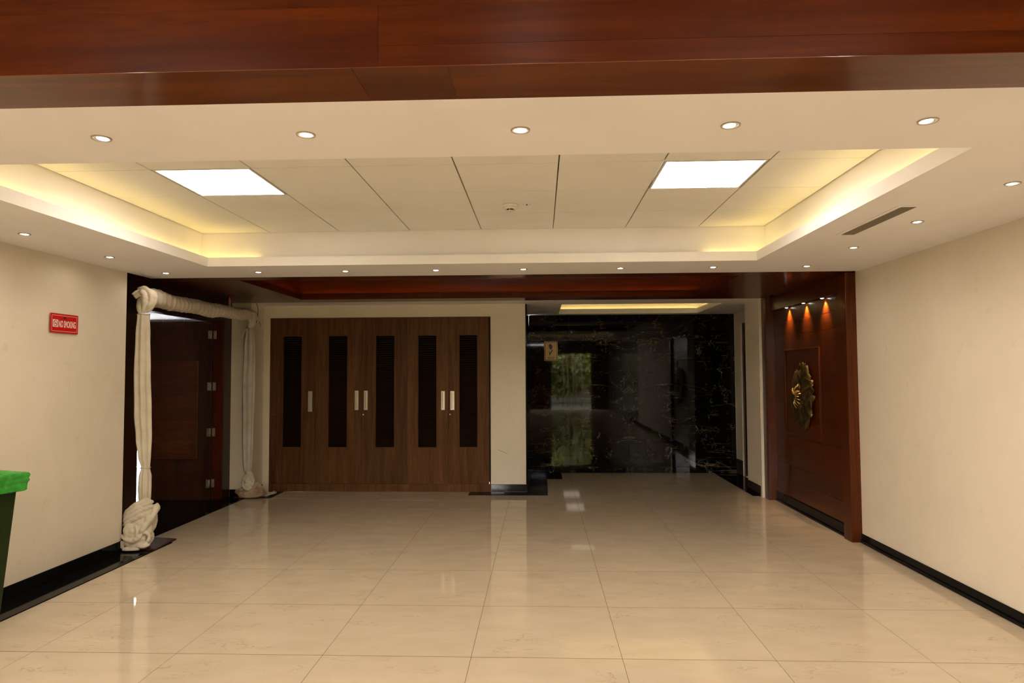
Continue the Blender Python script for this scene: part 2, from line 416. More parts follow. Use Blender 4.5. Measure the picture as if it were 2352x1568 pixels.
# skirting
def skirt(name, b_, label):
    return tag(box(name, 'black_granite', b_, None, 0.003), label, 'skirting', kind='structure')
skirt('baseboard_left', (XL, XL+0.012, -1.0, 5.885, 0.0061, 0.092), 'black granite skirting along the left wall')
br = tag(empty('baseboard_right'), 'black stepped granite skirting along the right wall', 'skirting', kind='structure')
box('upper_band', 'black_granite', (XR-0.012, XR, -1.0, 6.329, 0.028, 0.082), br, 0.003)
box('lower_band', 'black_granite', (XR-0.024, XR, -1.0, 6.329, 0.0, 0.027), br, 0.004)
skirt('baseboard_pillar', (-0.643, -0.19, YB-0.012, YB, 0.006, 0.10), 'black granite skirting round the white pillar')
skirt('baseboard_return', (XL, XL+0.012, 8.51, YB-0.001, 0.0061, 0.095), 'black granite skirting behind the far cloth heap')
skirt('baseboard_return_front', (-3.895, XL+0.012, 8.488, 8.4995, 0.0061, 0.095), 'black granite skirting beside the far door jamb')
skirt('baseboard_passage', (2.688, 2.70, 8.60, 9.12, 0.0061, 0.135), 'black granite skirting inside the washroom passage')
tag(box('baseboard_passage_far', 'dark_void', (2.975, 2.989, 10.33, YM-0.03, 0.0061, 0.22)), 'tall black skirting in the far corner of the passage', 'skirting', kind='structure')
# lobby shell behind the camera
wall('wall_left_lobby', 'wall_paint', (-3.90, XL, -8.0, 0.999, 0, TOP), 'cream wall of the lobby on the left')
wall('wall_right_lobby', 'door_wood', (XR, 3.10, -8.0, 0.999, 0, TOP), 'dark wood wall of the lobby on the right')
we = tag(empty('wall_front'), 'dark wood entrance wall behind the viewer', 'wall', kind='structure')
EX0, EX1, EZ = 0.42, 2.20, 2.40
VX0, VX1, VZ0, VZ1 = -2.55, -0.65, 0.30, 2.95
box('wall_piece', 'door_wood', (-3.90, VX0, -8.2, -8.0, 0, TOP), we)
box('wall_piece', 'door_wood', (VX0, VX1, -8.2, -8.0, 0, VZ0), we)
box('wall_piece', 'door_wood', (VX0, VX1, -8.2, -8.0, VZ1, TOP), we)
box('wall_piece', 'door_wood', (VX1, EX0, -8.2, -8.0, 0, TOP), we)
box('wall_piece', 'door_wood', (EX1, 3.10, -8.2, -8.0, 0, TOP), we)
box('wall_piece', 'door_wood', (EX0, EX1, -8.2, -8.0, EZ, TOP), we)
w2 = tag(empty('added_window', ((VX0+VX1)/2, -8.1, VZ0)), 'large unseen window added to the lobby for frontal daylight', 'window', kind='structure')  # window added for frontal daylight, outside what the marble mirrors
for b_ in ((VX0, VX0+0.05, -8.13, -8.07, VZ0, VZ1), (VX1-0.05, VX1, -8.13, -8.07, VZ0, VZ1), (VX0+0.05, VX1-0.05, -8.13, -8.07, VZ0, VZ0+0.05), (VX0+0.05, VX1-0.05, -8.13, -8.07, VZ1-0.05, VZ1), (-1.625, -1.575, -8.13, -8.07, VZ0+0.05, VZ1-0.05)):
    rel(w2, 'frame', 'door_wood', b_)
def portal(x, y, z, w, h, rz):
    """guides the renderer's daylight sampling to an opening; emits nothing itself"""
    d = bpy.data.lights.new('daylight_portal', 'AREA'); d.shape = 'RECTANGLE'; d.size = w; d.size_y = h; d.cycles.is_portal = True
    o = bpy.data.objects.new('daylight_portal', d); o.location = (x, y, z); o.rotation_euler = (PI/2, 0, rz); link(o)
portal((VX0+VX1)/2, -8.22, (VZ0+VZ1)/2, VX1-VX0, VZ1-VZ0, PI)
portal((EX0+EX1)/2, -8.22, EZ/2, EX1-EX0, EZ, PI)
portal(-6.75, 11.42, 1.165, 1.7, 2.33, 0)

# ------------------------------------------------------------------ left wood wall with door opening
wlw = tag(empty('wall_left_wood'), 'dark wood panelled surround of the left doorway', 'wall', kind='structure')
box('panel', 'door_wood', (-4.03, -3.90, 5.60, 6.51, 0.0, TOP), wlw)
box('panel', 'door_wood', (-4.03, -3.90, 8.30, 8.4995, 0.0061, TOP), wlw)
box('lintel', 'door_wood', (-4.03, -3.90, 6.51, 8.30, 2.19, TOP), wlw)
box('jamb', 'mahogany_z', (-4.028, -3.905, 8.285, 8.2995, 0.0061, 2.175), wlw)
box('head', 'door_wood', (-4.028, -3.905, 6.512, 8.2995, 2.175, 2.1895), wlw)
d1 = tag(empty('door_1', (-4.035, 8.27, 0.0)), 'open dark wood door with raised square panel and steel hinges', 'door', kind='structure')
rel(d1, 'leaf', 'door_wood', (-4.83, -4.0315, 8.245, 8.2845, 0.0045, 2.188), 0.002)
rel(d1, 'door_stop', 'door_wood', (-4.075, -4.0295, 8.2865, 8.33, 0.005, 2.185))
rp = rel(d1, 'raised_panel', 'door_panel_wood', (-4.79, -4.185, 8.222, 8.2448, 0.50, 1.705), 0.004)
for zz in (2.02, 1.386, 0.825, 0.205):
    h = empty('hinge', (0, 0, zz), parent=d1)
    meshobj('hinge_leaf', box_mesh('hinge_leaf', [(-0.040, -0.008, -0.030, -0.027, -0.05, 0.05)], 0.001), 'steel', h)
    meshobj('hinge_leaf', box_mesh('hinge_leaf', [(0.008, 0.045, 0.010, 0.0135, -0.05, 0.05)], 0.001), 'steel', h)
    meshobj('knuckle', lathe('knuckle', [(0.007, -0.05), (0.007, 0.05)], 10), 'steel', h, (-0.002, -0.024, 0), True)
# side room beyond the doorway
sr_ = tag(empty('wall_side_room'), 'pale room seen through the open doorway', 'room', kind='structure')
box('side_floor', 'black_granite', (-8.2, -4.031, 4.4, 11.2, -0.05, 0.004), sr_)
box('side_ceiling', 'side_room_paint', (-8.2, -4.031, 4.4, 11.2, 2.455, 2.6), sr_)
box('side_wall', 'side_room_paint', (-8.4, -8.2, 4.4, 11.2, 0, 2.6), sr_)
box('side_wall', 'side_room_paint', (-8.2, -4.031, 4.2, 4.4, 0, 2.6), sr_)
box('side_wall', 'side_room_paint', (-4.031, -3.9, 9.2, 11.4, 0, 2.6), sr_)
box('side_wall', 'side_room_paint', (-8.2, -7.6, 11.2, 11.4, 0, 2.6), sr_)
box('side_wall', 'side_room_paint', (-5.9, -4.031, 11.2, 11.4, 0, 2.6), sr_)
box('side_wall', 'side_room_paint', (-7.6, -5.9, 11.2, 11.4, 2.33, 2.6), sr_)
for i in range(11):
    box('frieze_tile', 'grey_tile', (-8.1+i*0.36, -8.1+i*0.36+0.345, 11.185, 11.199, 2.30, 2.452), sr_, 0.002)
w1 = tag(empty('window_1', (-6.75, 11.3, 0)), 'bright tall window of the room beyond the doorway', 'window', kind='structure')
rel(w1, 'frame', 'white_plastic', (-7.6, -7.54, 11.27, 11.33, 0.0, 2.33))
rel(w1, 'frame', 'white_plastic', (-5.96, -5.9, 11.27, 11.33, 0.0, 2.33))
rel(w1, 'frame', 'white_plastic', (-7.54, -5.96, 11.27, 11.33, 2.27, 2.33))
rel(w1, 'pane', 'tinted_glass', (-7.54, -5.96, 11.297, 11.303, 0.0, 2.27))

# ------------------------------------------------------------------ white tray ceiling
HX0, HX1, HY0, HY1 = -2.785, 1.765, 2.82, 5.602
YF0, YW = 2.22, 6.262
ceil_ = tag(empty('ceiling'), 'cream tray ceiling with lit cove and square tiles', 'ceiling', kind='structure')
ST = 2.487
box('soffit', 'ceiling_paint', (XL+0.0005, XR-0.0005, YF0, HY0, ZC, ST), ceil_)
box('soffit', 'ceiling_paint', (XL+0.0005, XR-0.0005, HY1, YW, ZC, ST), ceil_)
box('soffit', 'ceiling_paint', (XL+0.0005, HX0, HY0, HY1, ZC, ST), ceil_)
box('soffit', 'ceiling_paint', (HX1, XR-0.0005, HY0, HY1, ZC, ST), ceil_)
LT = 2.511
box('cove_lip', 'ceiling_paint', (HX0-0.012, HX1+0.012, HY1, HY1+0.012, ST, LT), ceil_)
box('cove_lip', 'ceiling_paint', (HX0-0.012, HX1+0.012, HY0-0.012, HY0, ST, LT), ceil_)
box('cove_lip', 'ceiling_paint', (HX0-0.012, HX0, HY0, HY1, ST, LT), ceil_)
box('cove_lip', 'ceiling_paint', (HX1, HX1+0.012, HY0, HY1, ST, LT), ceil_)
CX0, CX1, CY0, CY1 = -2.873, 1.858, 2.735, 5.675
ZT = 2.732
box('cove_wall', 'ceiling_paint', (CX0-0.03, CX1+0.03, CY1, CY1+0.03, ST, 2.78), ceil_)
box('cove_wall', 'ceiling_paint', (CX0-0.03, CX1+0.03, CY0-0.03, CY0, ST, 2.78), ceil_)
box('cove_wall', 'ceiling_paint', (CX0-0.03, CX0, CY0, CY1, ST, 2.78), ceil_)
box('cove_wall', 'ceiling_paint', (CX1, CX1+0.03, CY0, CY1, ST, 2.78), ceil_)
box('deck', 'dark_void', (CX0-0.03, CX1+0.03, CY0-0.03, CY1+0.03, 2.78, 2.80), ceil_)
gx = [CX0+0.003] + [-1.0859+0.6*k for k in range(-2, 5)] + [CX1-0.003]
gy = [CY0+0.003] + [3.8881+0.6*k for k in range(-1, 3)] + [CY1-0.003]
PANELS = {(1, 2), (6, 2)}
tcache = {}
for i in range(len(gx)-1):
    for j in range(len(gy)-1):
        if (i, j) in PANELS: continue
        x0, x1, y0, y1 = gx[i]+0.004, gx[i+1]-0.004, gy[j]+0.0034, gy[j+1]-0.0034
        w, d = round(x1-x0, 3), round(y1-y0, 3)
        if (w, d) not in tcache: tcache[(w, d)] = box_mesh('ceiling_tile', [(-w/2, w/2, -d/2, d/2, 0, 0.014)], 0.001)
        o = meshobj('ceiling_tile', tcache[(w, d)], 'tile_board', ceil_, ((x0+x1)/2, (y0+y1)/2, ZT))
        o.rotation_euler = (random.uniform(-.002, .002), random.uniform(-.002, .002), 0)
for k in range(-2, 5):   # brass runners in the joints
    x = -1.0859+0.6*k
    box('runner', 'brass_strip', (x-0.0035, x+0.0005, CY0, CY1, ZT+0.006, ZT+0.03), ceil_)
# LED strips lying in the cove
box('led_strip', 'led_yellow', (HX0-0.06, HX0-0.035, HY0, HY1+0.05, ST+0.001, ST+0.006), ceil_)
box('led_strip', 'led_yellow', (HX1+0.035, HX1+0.06, HY0, HY1+0.05, ST+0.001, ST+0.006), ceil_)
box('led_strip', 'led_yellow', (HX0, HX1, HY0-0.06, HY0-0.035, ST+0.001, ST+0.006), ceil_)
box('led_strip', 'led_yellow', (HX0, HX0+0.40, HY1+0.035, HY1+0.06, ST+0.001, ST+0.006), ceil_)
box('led_strip', 'led_yellow', (HX1-0.40, HX1, HY1+0.035, HY1+0.06, ST+0.001, ST+0.006), ceil_)

# luminous panels
def panel_light(x, y, label):
    t = tag(empty('ceiling_panel_light', (x, y, ZT)), label, 'ceiling light', 'square ceiling panel lights')
    w = 0.292
    for b_ in ((-w, w, -w, -w+0.012, 0, 0.014), (-w, w, w-0.012, w, 0, 0.014), (-w, -w+0.012, -w+0.012, w-0.012, 0, 0.014), (w-0.012, w, -w+0.012, w-0.012, 0, 0.014)):
        meshobj('frame', box_mesh('frame', [b_]), 'white_plastic', t)
    meshobj('diffuser', box_mesh('diffuser', [(-w+0.012, w-0.012, -w+0.012, w-0.012, 0.003, 0.012)]), 'panel_face', t)
panel_light((gx[1]+gx[2])/2, (gy[2]+gy[3])/2, 'square white light panel at the left of the tiled ceiling')
panel_light((gx[6]+gx[7])/2, (gy[2]+gy[3])/2, 'square white light panel at the right of the tiled ceiling')

for x, y, lb in ((-2.0, -0.6, 'front left fill panel added to the lobby ceiling'), (1.2, -0.6, 'front right fill panel added to the lobby ceiling'), (-2.0, -3.2, 'middle left fill panel added to the lobby ceiling'),
                 (1.2, -3.2, 'middle right fill panel added to the lobby ceiling'), (-2.0, -5.8, 'rear left fill panel added to the lobby ceiling'), (1.2, -5.8, 'rear right fill panel added to the lobby ceiling')):
    t = tag(empty('lobby_fill_panel', (x, y, 3.2)), lb, 'ceiling light', 'added lobby fill panels')  # unseen panels added to brighten the room from the lobby side
    meshobj('housing', box_mesh('housing', [(-0.32, 0.32, -0.62, 0.62, -0.014, -0.001)]), 'white_plastic', t)
    meshobj('diffuser', box_mesh('diffuser', [(-0.30, 0.30, -0.60, 0.60, -0.018, -0.0142)]), 'lobby_fill_face', t)

# ------------------------------------------------------------------ front wood beam
beam = tag(empty('trim_8'), 'mahogany clad beam across the top of the view', 'beam', kind='structure')
YA = 1.972
def bx_pieces(cuts, y0, y1, z0, z1, mat, name):
    for a, b_ in zip(cuts, cuts[1:]):
        box(name, mat, (a+0.0003, b_-0.0003, y0, y1, z0, z1), beam, 0.0004)
bx_pieces([XL, -0.475], YA, YA+0.02, ZC+0.001, 2.6195, 'mahogany_beam', 'board')
bx_pieces([-0.475, XR], YA+0.0008, YA+0.02, ZC+0.001, 2.4997, 'mahogany_beam', 'board')
bx_pieces([-0.475, 1.9, XR], YA+0.0008, YA+0.02, 2.5001, 2.6195, 'mahogany_beam', 'board')
bx_pieces([XL, -0.75, XR], YA+0.002, YA+0.02, 2.620, 2.90, 'mahogany_beam', 'board')
bx_pieces([XL, 0.4, XR], YA+0.002, YA+0.02, 2.901, 3.20, 'mahogany_beam', 'board')
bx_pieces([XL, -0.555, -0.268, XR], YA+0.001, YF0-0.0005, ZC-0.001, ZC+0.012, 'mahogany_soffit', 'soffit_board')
box('core', 'dark_void', (XL, XR, YA+0.021, YF0-0.001, ZC+0.014, TOP), beam)
lc = tag(box('ceiling_lobby', 'ceiling_paint', (XL, XR, -8.0, YA-0.001, 3.20, 3.30)), 'plain ceiling of the lobby behind the viewer', 'ceiling', kind='structure')
tag(box('roof', 'dark_void', (-8.5, 3.4, -8.3, 11.5, TOP+0.002, TOP+0.1)), 'dark slab above all the ceilings', 'roof', kind='structure')

# ------------------------------------------------------------------ wood tray ceiling at the back
WX0, WX1, WY0, WY1 = -2.895, 1.868, 6.462, 8.185
YWE = 8.50
cw = tag(empty('ceiling_wood'), 'dark mahogany tray ceiling in front of the cabinet', 'ceiling', kind='structure')
def wp_(name, mat, b_): return box(name, mat, b_, cw, 0.0006)
wp_('soffit_board', 'mahogany_x', (-3.899, WX0, YW+0.001, WY0, ZC, ST))
wp_('soffit_board', 'mahogany_x', (WX0+0.001, WX1-0.001, YW+0.001, WY0, ZC, ST))
wp_('soffit_board', 'mahogany_x', (WX1, 2.829, YW+0.001, WY0, ZC, ST))
wp_('soffit_board', 'mahogany_y', (-3.899, WX0, WY0+0.001, WY1, ZC, ST))
wp_('soffit_board', 'mahogany_y', (WX1, 2.829, WY0+0.001, WY1, ZC, ST))
wp_('soffit_board', 'mahogany_x', (-3.899, -1.2, WY1+0.001, YWE, ZC, ST))
wp_('soffit_board', 'mahogany_x', (-1.199, 2.729, WY1+0.001, YWE, ZC, ST))
for b_ in ((WX0-0.012, WX1+0.012, WY1, WY1+0.012), (WX0-0.012, WX1+0.012, WY0-0.012, WY0), (WX0-0.012, WX0, WY0, WY1), (WX1, WX1+0.012, WY0, WY1)):
    box('cove_lip', 'mahogany_x', (*b_, ST, LT), cw)
for b_ in ((WX0-0.11, WX1+0.11, WY1+0.08, WY1+0.11), (WX0-0.11, WX1+0.11, WY0-0.11, WY0-0.08), (WX0-0.11, WX0-0.08, WY0-0.08, WY1+0.08), (WX1+0.08, WX1+0.11, WY0-0.08, WY1+0.08)):
    box('cove_wall', 'mahogany_x', (*b_, ST, 2.72), cw)
for a, b_ in ((WX0-0.11, -1.3), (-1.299, 0.28), (0.281, WX1+0.11)):
    box('tray_board', 'mahogany_x', (a, b_, WY0-0.11, WY1+0.11, 2.675, 2.70), cw, 0.0008)
box('led_strip', 'led_orange', (WX0, WX1, WY1+0.03, WY1+0.05, ST+0.001, ST+0.005), cw)
box('led_strip', 'led_orange', (WX0, WX1, WY0-0.05, WY0-0.03, ST+0.001, ST+0.005), cw)
box('led_strip', 'led_orange', (WX1+0.03, WX1+0.05, WY0, WY1, ST+0.001, ST+0.005), cw)
box('led_strip', 'led_orange', (WX0-0.05, WX0-0.03, WY0, WY1, ST+0.001, ST+0.005), cw)

# white soffit in front of the cabinet wall and alcove ceiling
ca = tag(empty('ceiling_alcove'), 'cream ceiling of the washroom passage with a lit slot', 'ceiling', kind='structure')
AX0, AX1, AY0, AY1 = 0.288, 2.395, 9.03, 10.49
box('soffit', 'ceiling_paint', (XL, 2.699, YWE+0.001, YB-0.001, ZC, ST), ca)
box('soffit', 'ceiling_paint', (-0.189, AX0, YB, YM, ZC, ST), ca)
box('soffit', 'ceiling_paint', (AX1, 2.699, YB, 9.121, ZC, ST), ca)
box('soffit', 'ceiling_paint', (AX1, 2.989, 9.122, YM, ZC, ST), ca)
box('soffit', 'ceiling_paint', (AX0, AX1, YB, AY0, ZC, ST), ca)
box('soffit', 'ceiling_paint', (AX0, AX1, AY1, YM, ZC, ST), ca)
for b_ in ((AX0-0.012, AX1+0.012, AY1, AY1+0.012), (AX0-0.012, AX1+0.012, AY0-0.012, AY0), (AX0-0.012, AX0, AY0, AY1), (AX1, AX1+0.012, AY0, AY1)):
    box('cove_lip', 'ceiling_paint', (*b_, ST, LT), ca)
for b_ in ((AX0-0.11, AX1+0.11, AY1+0.08, AY1+0.11), (AX0-0.11, AX1+0.11, AY0-0.11, AY0-0.08), (AX0-0.11, AX0-0.08, AY0-0.08, AY1+0.08), (AX1+0.08, AX1+0.11, AY0-0.08, AY1+0.08)):
    box('cove_wall', 'ceiling_paint', (*b_, ST, 2.72), ca)
box('tray_board', 'ceiling_paint', (AX0-0.11, AX1+0.11, AY0-0.11, AY1+0.11, 2.72, 2.74), ca)
box('led_strip', 'led_alcove', (AX0, AX1, AY1+0.03, AY1+0.05, ST+0.001, ST+0.006), ca)
box('led_strip', 'led_alcove', (AX1+0.03, AX1+0.05, AY0, AY1, ST+0.001, ST+0.006), ca)
# closing boards over the passage side so that no daylight leaks in
box('closing', 'dark_void', (2.83, 3.25, 6.2, 10.9, 2.6, 2.7), ca)

# ------------------------------------------------------------------ right mahogany feature wall
PX = 2.83
wf = tag(empty('wall_right_wood'), 'mahogany feature wall with square raised panel on the right', 'wall', kind='structure')
box('core', 'dark_void', (PX+0.014, 3.10, 6.40, 8.545, 0, TOP), wf)
box('post_filler', 'mahogany_z', (2.8745, 3.10, 6.331, 6.399, 0, TOP), wf)
zc = [0.115, 0.315, 0.48, 0.80, 1.33, 1.947, 2.108, 2.262]
for a, b_ in zip(zc, zc[1:]):
    box('board', 'mahogany_y' if (b_-a) < 0.25 else 'mahogany_z', (PX, PX+0.013, 6.491, 8.389, a+0.0008, b_-0.0008), wf, 0.001)
box('skirting', 'black_granite', (PX-0.014, PX+0.013, 6.491, 8.389, 0.024, 0.114), wf, 0.003)
box('skirting_foot', 'black_granite', (PX-0.028, PX+0.013, 6.491, 8.389, 0.0, 0.023), wf, 0.003)
box('post', 'mahogany_z', (2.783, 2.874, 6.331, 6.490, 0.0, ZC-0.001), wf, 0.002)
box('post', 'mahogany_z', (2.731, 2.843, 8.390, 8.548, 0.0, ZC-0.001), wf, 0.002)
box('fascia', 'mahogany_y', (2.785, PX+0.013, 6.491, 8.389, 2.264, ZC-0.001), wf, 0.001)
# raised square panel with a beaded border
box('raised_panel', 'mahogany_z', (PX-0.008, PX-0.0005, 7.035, 8.01, 0.825, 1.785), wf, 0.003)
for b_ in ((7.035, 8.01, 1.765, 1.785), (7.035, 8.01, 0.825, 0.845), (7.035, 7.055, 0.845, 1.765), (7.99, 8.01, 0.845, 1.765)):
    box('bead', 'mahogany_z', (PX-0.020, PX-0.0085, b_[0], b_[1], b_[2], b_[3]), wf, 0.004)

# ------------------------------------------------------------------ downlights
dl_ring = lathe('trim_ring', [(0.023, 0.004), (0.0245, -0.003), (0.031, -0.004), (0.033, -0.0025), (0.0345, -0.0045), (0.0355, 0.0)], 28)
dl_groove = lathe('groove', [(0.0325, -0.0028), (0.0345, -0.0048), (0.0352, -0.0048), (0.0362, 0.0)], 28)
dl_face = lathe('lamp_face', [(0.0215, 0.006), (0.0215, -0.0035), (0.015, -0.0055), (0.0005, -0.006)], 24)
for me_, mt in ((dl_ring, 'ring_metal'), (dl_face, 'lamp_face'), (dl_groove, 'ring_dark')):
    me_.materials.append(M[mt])
    for p_ in me_.polygons: p_.use_smooth = True
spot_d = bpy.data.lights.new('downlight_beam', 'SPOT'); spot_d.energy = DOWN_W*4; spot_d.color = DOWN_COL
spot_d.spot_size = math.radians(170); spot_d.spot_blend = 0.5; spot_d.shadow_soft_size = 0.022
def downlight(x, y, label, z=ZC, light=spot_d, tilt=(0, 0), group='round recessed downlights'):
    t = tag(empty('downlight', (x, y, z)), label, 'downlight', group)
    meshobj('trim_ring', dl_ring, None, t); meshobj('groove', dl_groove, None, t)
    f = meshobj('lamp_face', dl_face, None, t); f.rotation_euler = (tilt[0], tilt[1], 0)
    l = bpy.data.objects.new('beam', light); l.location = (0, 0, -0.012); link(l, t)
    l.rotation_euler = (tilt[0]*0.6, tilt[1]*0.6, 0)
    return t
fr = ['leftmost downlight of the row beside the wooden beam', 'second downlight from the left beside the wooden beam', 'middle downlight of the row beside the wooden beam',
      'second downlight from the right beside the wooden beam', 'rightmost downlight of the row beside the wooden beam']
for (x, y, tl), lb in zip(((-1.676, 2.52, (0.0, 0.16)), (-0.882, 2.523, (0, 0.03)), (-0.068, 2.518, (0, 0)), (0.706, 2.51, (0, -0.10)), (1.412, 2.504, (0, -0.16))), fr):
    downlight(x, y, lb, tilt=tl)
bk = ['leftmost downlight of the far row, at the doorway corner', 'second downlight from the left in the far row', 'third downlight from the left in the far row',
      'fourth downlight from the left in the far row', 'fourth downlight from the right in the far row', 'third downlight from the right in the far row',
      'second downlight from the right in the far row', 'rightmost downlight of the far row, above the mahogany wall']
for x, lb in zip((-3.326, -2.489, -1.709, -0.908, -0.141, 0.70, 1.495, 2.29), bk): downlight(x, 5.932, lb)
for y, lb in zip((5.065, 4.216, 3.377), ('farthest downlight beyond the ceiling vent on the right', 'downlight between the ceiling vent and the right wall', 'downlight at the right edge of the view, nearer than the vent')):
    downlight(2.295, y, lb, tilt=(0, -0.05))
for y, lb in zip((5.093, 4.223), ('farther downlight of the two above the red sign wall', 'nearer downlight at the left edge, above the red sign wall')):
    downlight(-3.30, y, lb, tilt=(0, 0.05))
for x, y, lb in ((-3.30, 3.38, 'downlight just outside the left edge of the view'), (-3.30, 2.52, 'downlight outside the left edge beside the beam'), (2.295, 2.51, 'downlight outside the right edge beside the beam')):
    downlight(x, y, lb)
lob_d = spot_d.copy(); lob_d.energy = LOBBY_W*4; lob_d.shadow_soft_size = 0.05
for x, y, lb in ((-0.05, 0.62, 'lobby downlight just in front of the beam'), (-2.2, 0.3, 'lobby downlight left of the viewer'), (1.6, 0.3, 'lobby downlight right of the viewer'),
                 (-1.8, -3.5, 'lobby downlight behind the viewer on the left'), (1.2, -3.5, 'lobby downlight behind the viewer on the right')):
    downlight(x, y, lb, 3.20, lob_d, group='lobby downlights')

# ------------------------------------------------------------------ ceiling vent, smoke detector, indicator
v = tag(empty('air_vent', (2.036, 4.20, ZC)), 'slotted linear air vent in the ceiling beside the tray', 'air vent')
hx, hy = 0.042, 0.380
for b_ in ((-hx-0.026, -hx, -hy-0.026, hy+0.026, -0.004, -0.0003), (hx, hx+0.026, -hy-0.026, hy+0.026, -0.004, -0.0003), (-hx, hx, -hy-0.026, -hy, -0.004, -0.0003), (-hx, hx, hy, hy+0.026, -0.004, -0.0003)):
    meshobj('frame', box_mesh('frame', [b_], 0.001), 'ceiling_paint', v)
meshobj('backing', box_mesh('backing', [(-hx, hx, -hy, hy, -0.0015, -0.0004)]), 'dark_void', v)
slat = box_mesh('slat', [(-0.0008, 0.0008, -hy, hy, 0, 0.0035)]); slat.materials.append(M['vent_metal'])
for k in range(8):
    o = meshobj('slat', slat, None, v, (-hx+0.0075+k*0.0105, 0, -0.0052)); o.rotation_euler = (0, 0.0, 0)
sd = tag(empty('smoke_detector', (-0.205, 4.84, ZT)), 'white round smoke detector on the tiled ceiling', 'smoke detector')
meshobj('base', lathe('base', [(0.056, 0), (0.056, -0.010), (0.052, -0.018), (0.050, -0.020)], 32), 'white_plastic', sd, smooth=True)
meshobj('head', lathe('head', [(0.048, -0.020), (0.046, -0.026), (0.034, -0.032), (0.033, -0.034)], 32), 'white_plastic', sd, smooth=True)
meshobj('sensing_chamber', lathe('sensing_chamber', [(0.028, -0.033), (0.028, -0.044)], 24), 'dark_void', sd)
for k in range(6):
    a = k*PI/3+0.35
    meshobj('rib', box_mesh('rib', [(0.026, 0.031, -0.002, 0.002, -0.045, -0.033)]), 'white_plastic', sd).rotation_euler = (0, 0, a)
meshobj('cap', lathe('cap', [(0.030, -0.044), (0.031, -0.047), (0.026, -0.050), (0.001, -0.051)], 24), 'white_plastic', sd, smooth=True)
ri = tag(empty('indicator_plate', (-0.087, 4.815, ZT)), 'small white indicator plate with red lens beside the smoke detector', 'indicator')
meshobj('plate', box_mesh('plate', [(-0.034, 0.034, -0.013, 0.013, -0.005, -0.0003)], 0.001), 'cool_white', ri)
meshobj('lens', lathe('lens', [(0.006, -0.005), (0.0055, -0.012), (0.001, -0.015)], 12), 'red_led', ri, smooth=True)
for xx in (-0.025, 0.025): meshobj('screw', lathe('screw', [(0.0035, -0.005), (0.003, -0.0065)], 8), 'steel_groove', ri, (xx, 0, 0))

# ------------------------------------------------------------------ built-in cabinet
cab = tag(empty('cabinet', (-2.105, 9.2, 0)), 'brown wooden built-in cabinet with five tall louvred doors', 'cabinet')
YC = 8.888
rel(cab, 'plinth', 'cabinet_wood', (-3.560, -0.646, YC+0.010, YC+0.030, 0.001, 0.103), 0.001)
rel(cab, 'body', 'cabinet_wood', (-3.560, -0.662, 9.06, 9.55, 0.104, 2.268))
rel(cab, 'side_panel', 'cabinet_wood', (-3.561, -3.556, YC+0.02, 9.06, 0.104, 2.268))
rel(cab, 'side_panel', 'dark_void', (-0.661, -0.647, YC+0.004, 9.55, 0.104, 2.270))
dx = [-3.555, -2.952, -2.337, -1.737, -1.199, -0.664]
LV = [(-3.387, -3.127), (-2.781, -2.522), (-2.156, -1.898), (-1.598, -1.345), (-1.059, -0.811)]
HD = [(-3.042, -2.987, 1.04, 1.308), (-2.423, -2.376, 1.061, 1.312), (-2.302, -2.255, 1.061, 1.311), (-1.288, -1.242, 1.059, 1.302), (-1.168, -1.117, 1.058, 1.302)]
LK = {0: -3.503, 2: -2.312, 4: -1.174}
Z0, Z1 = 0.106, 2.267
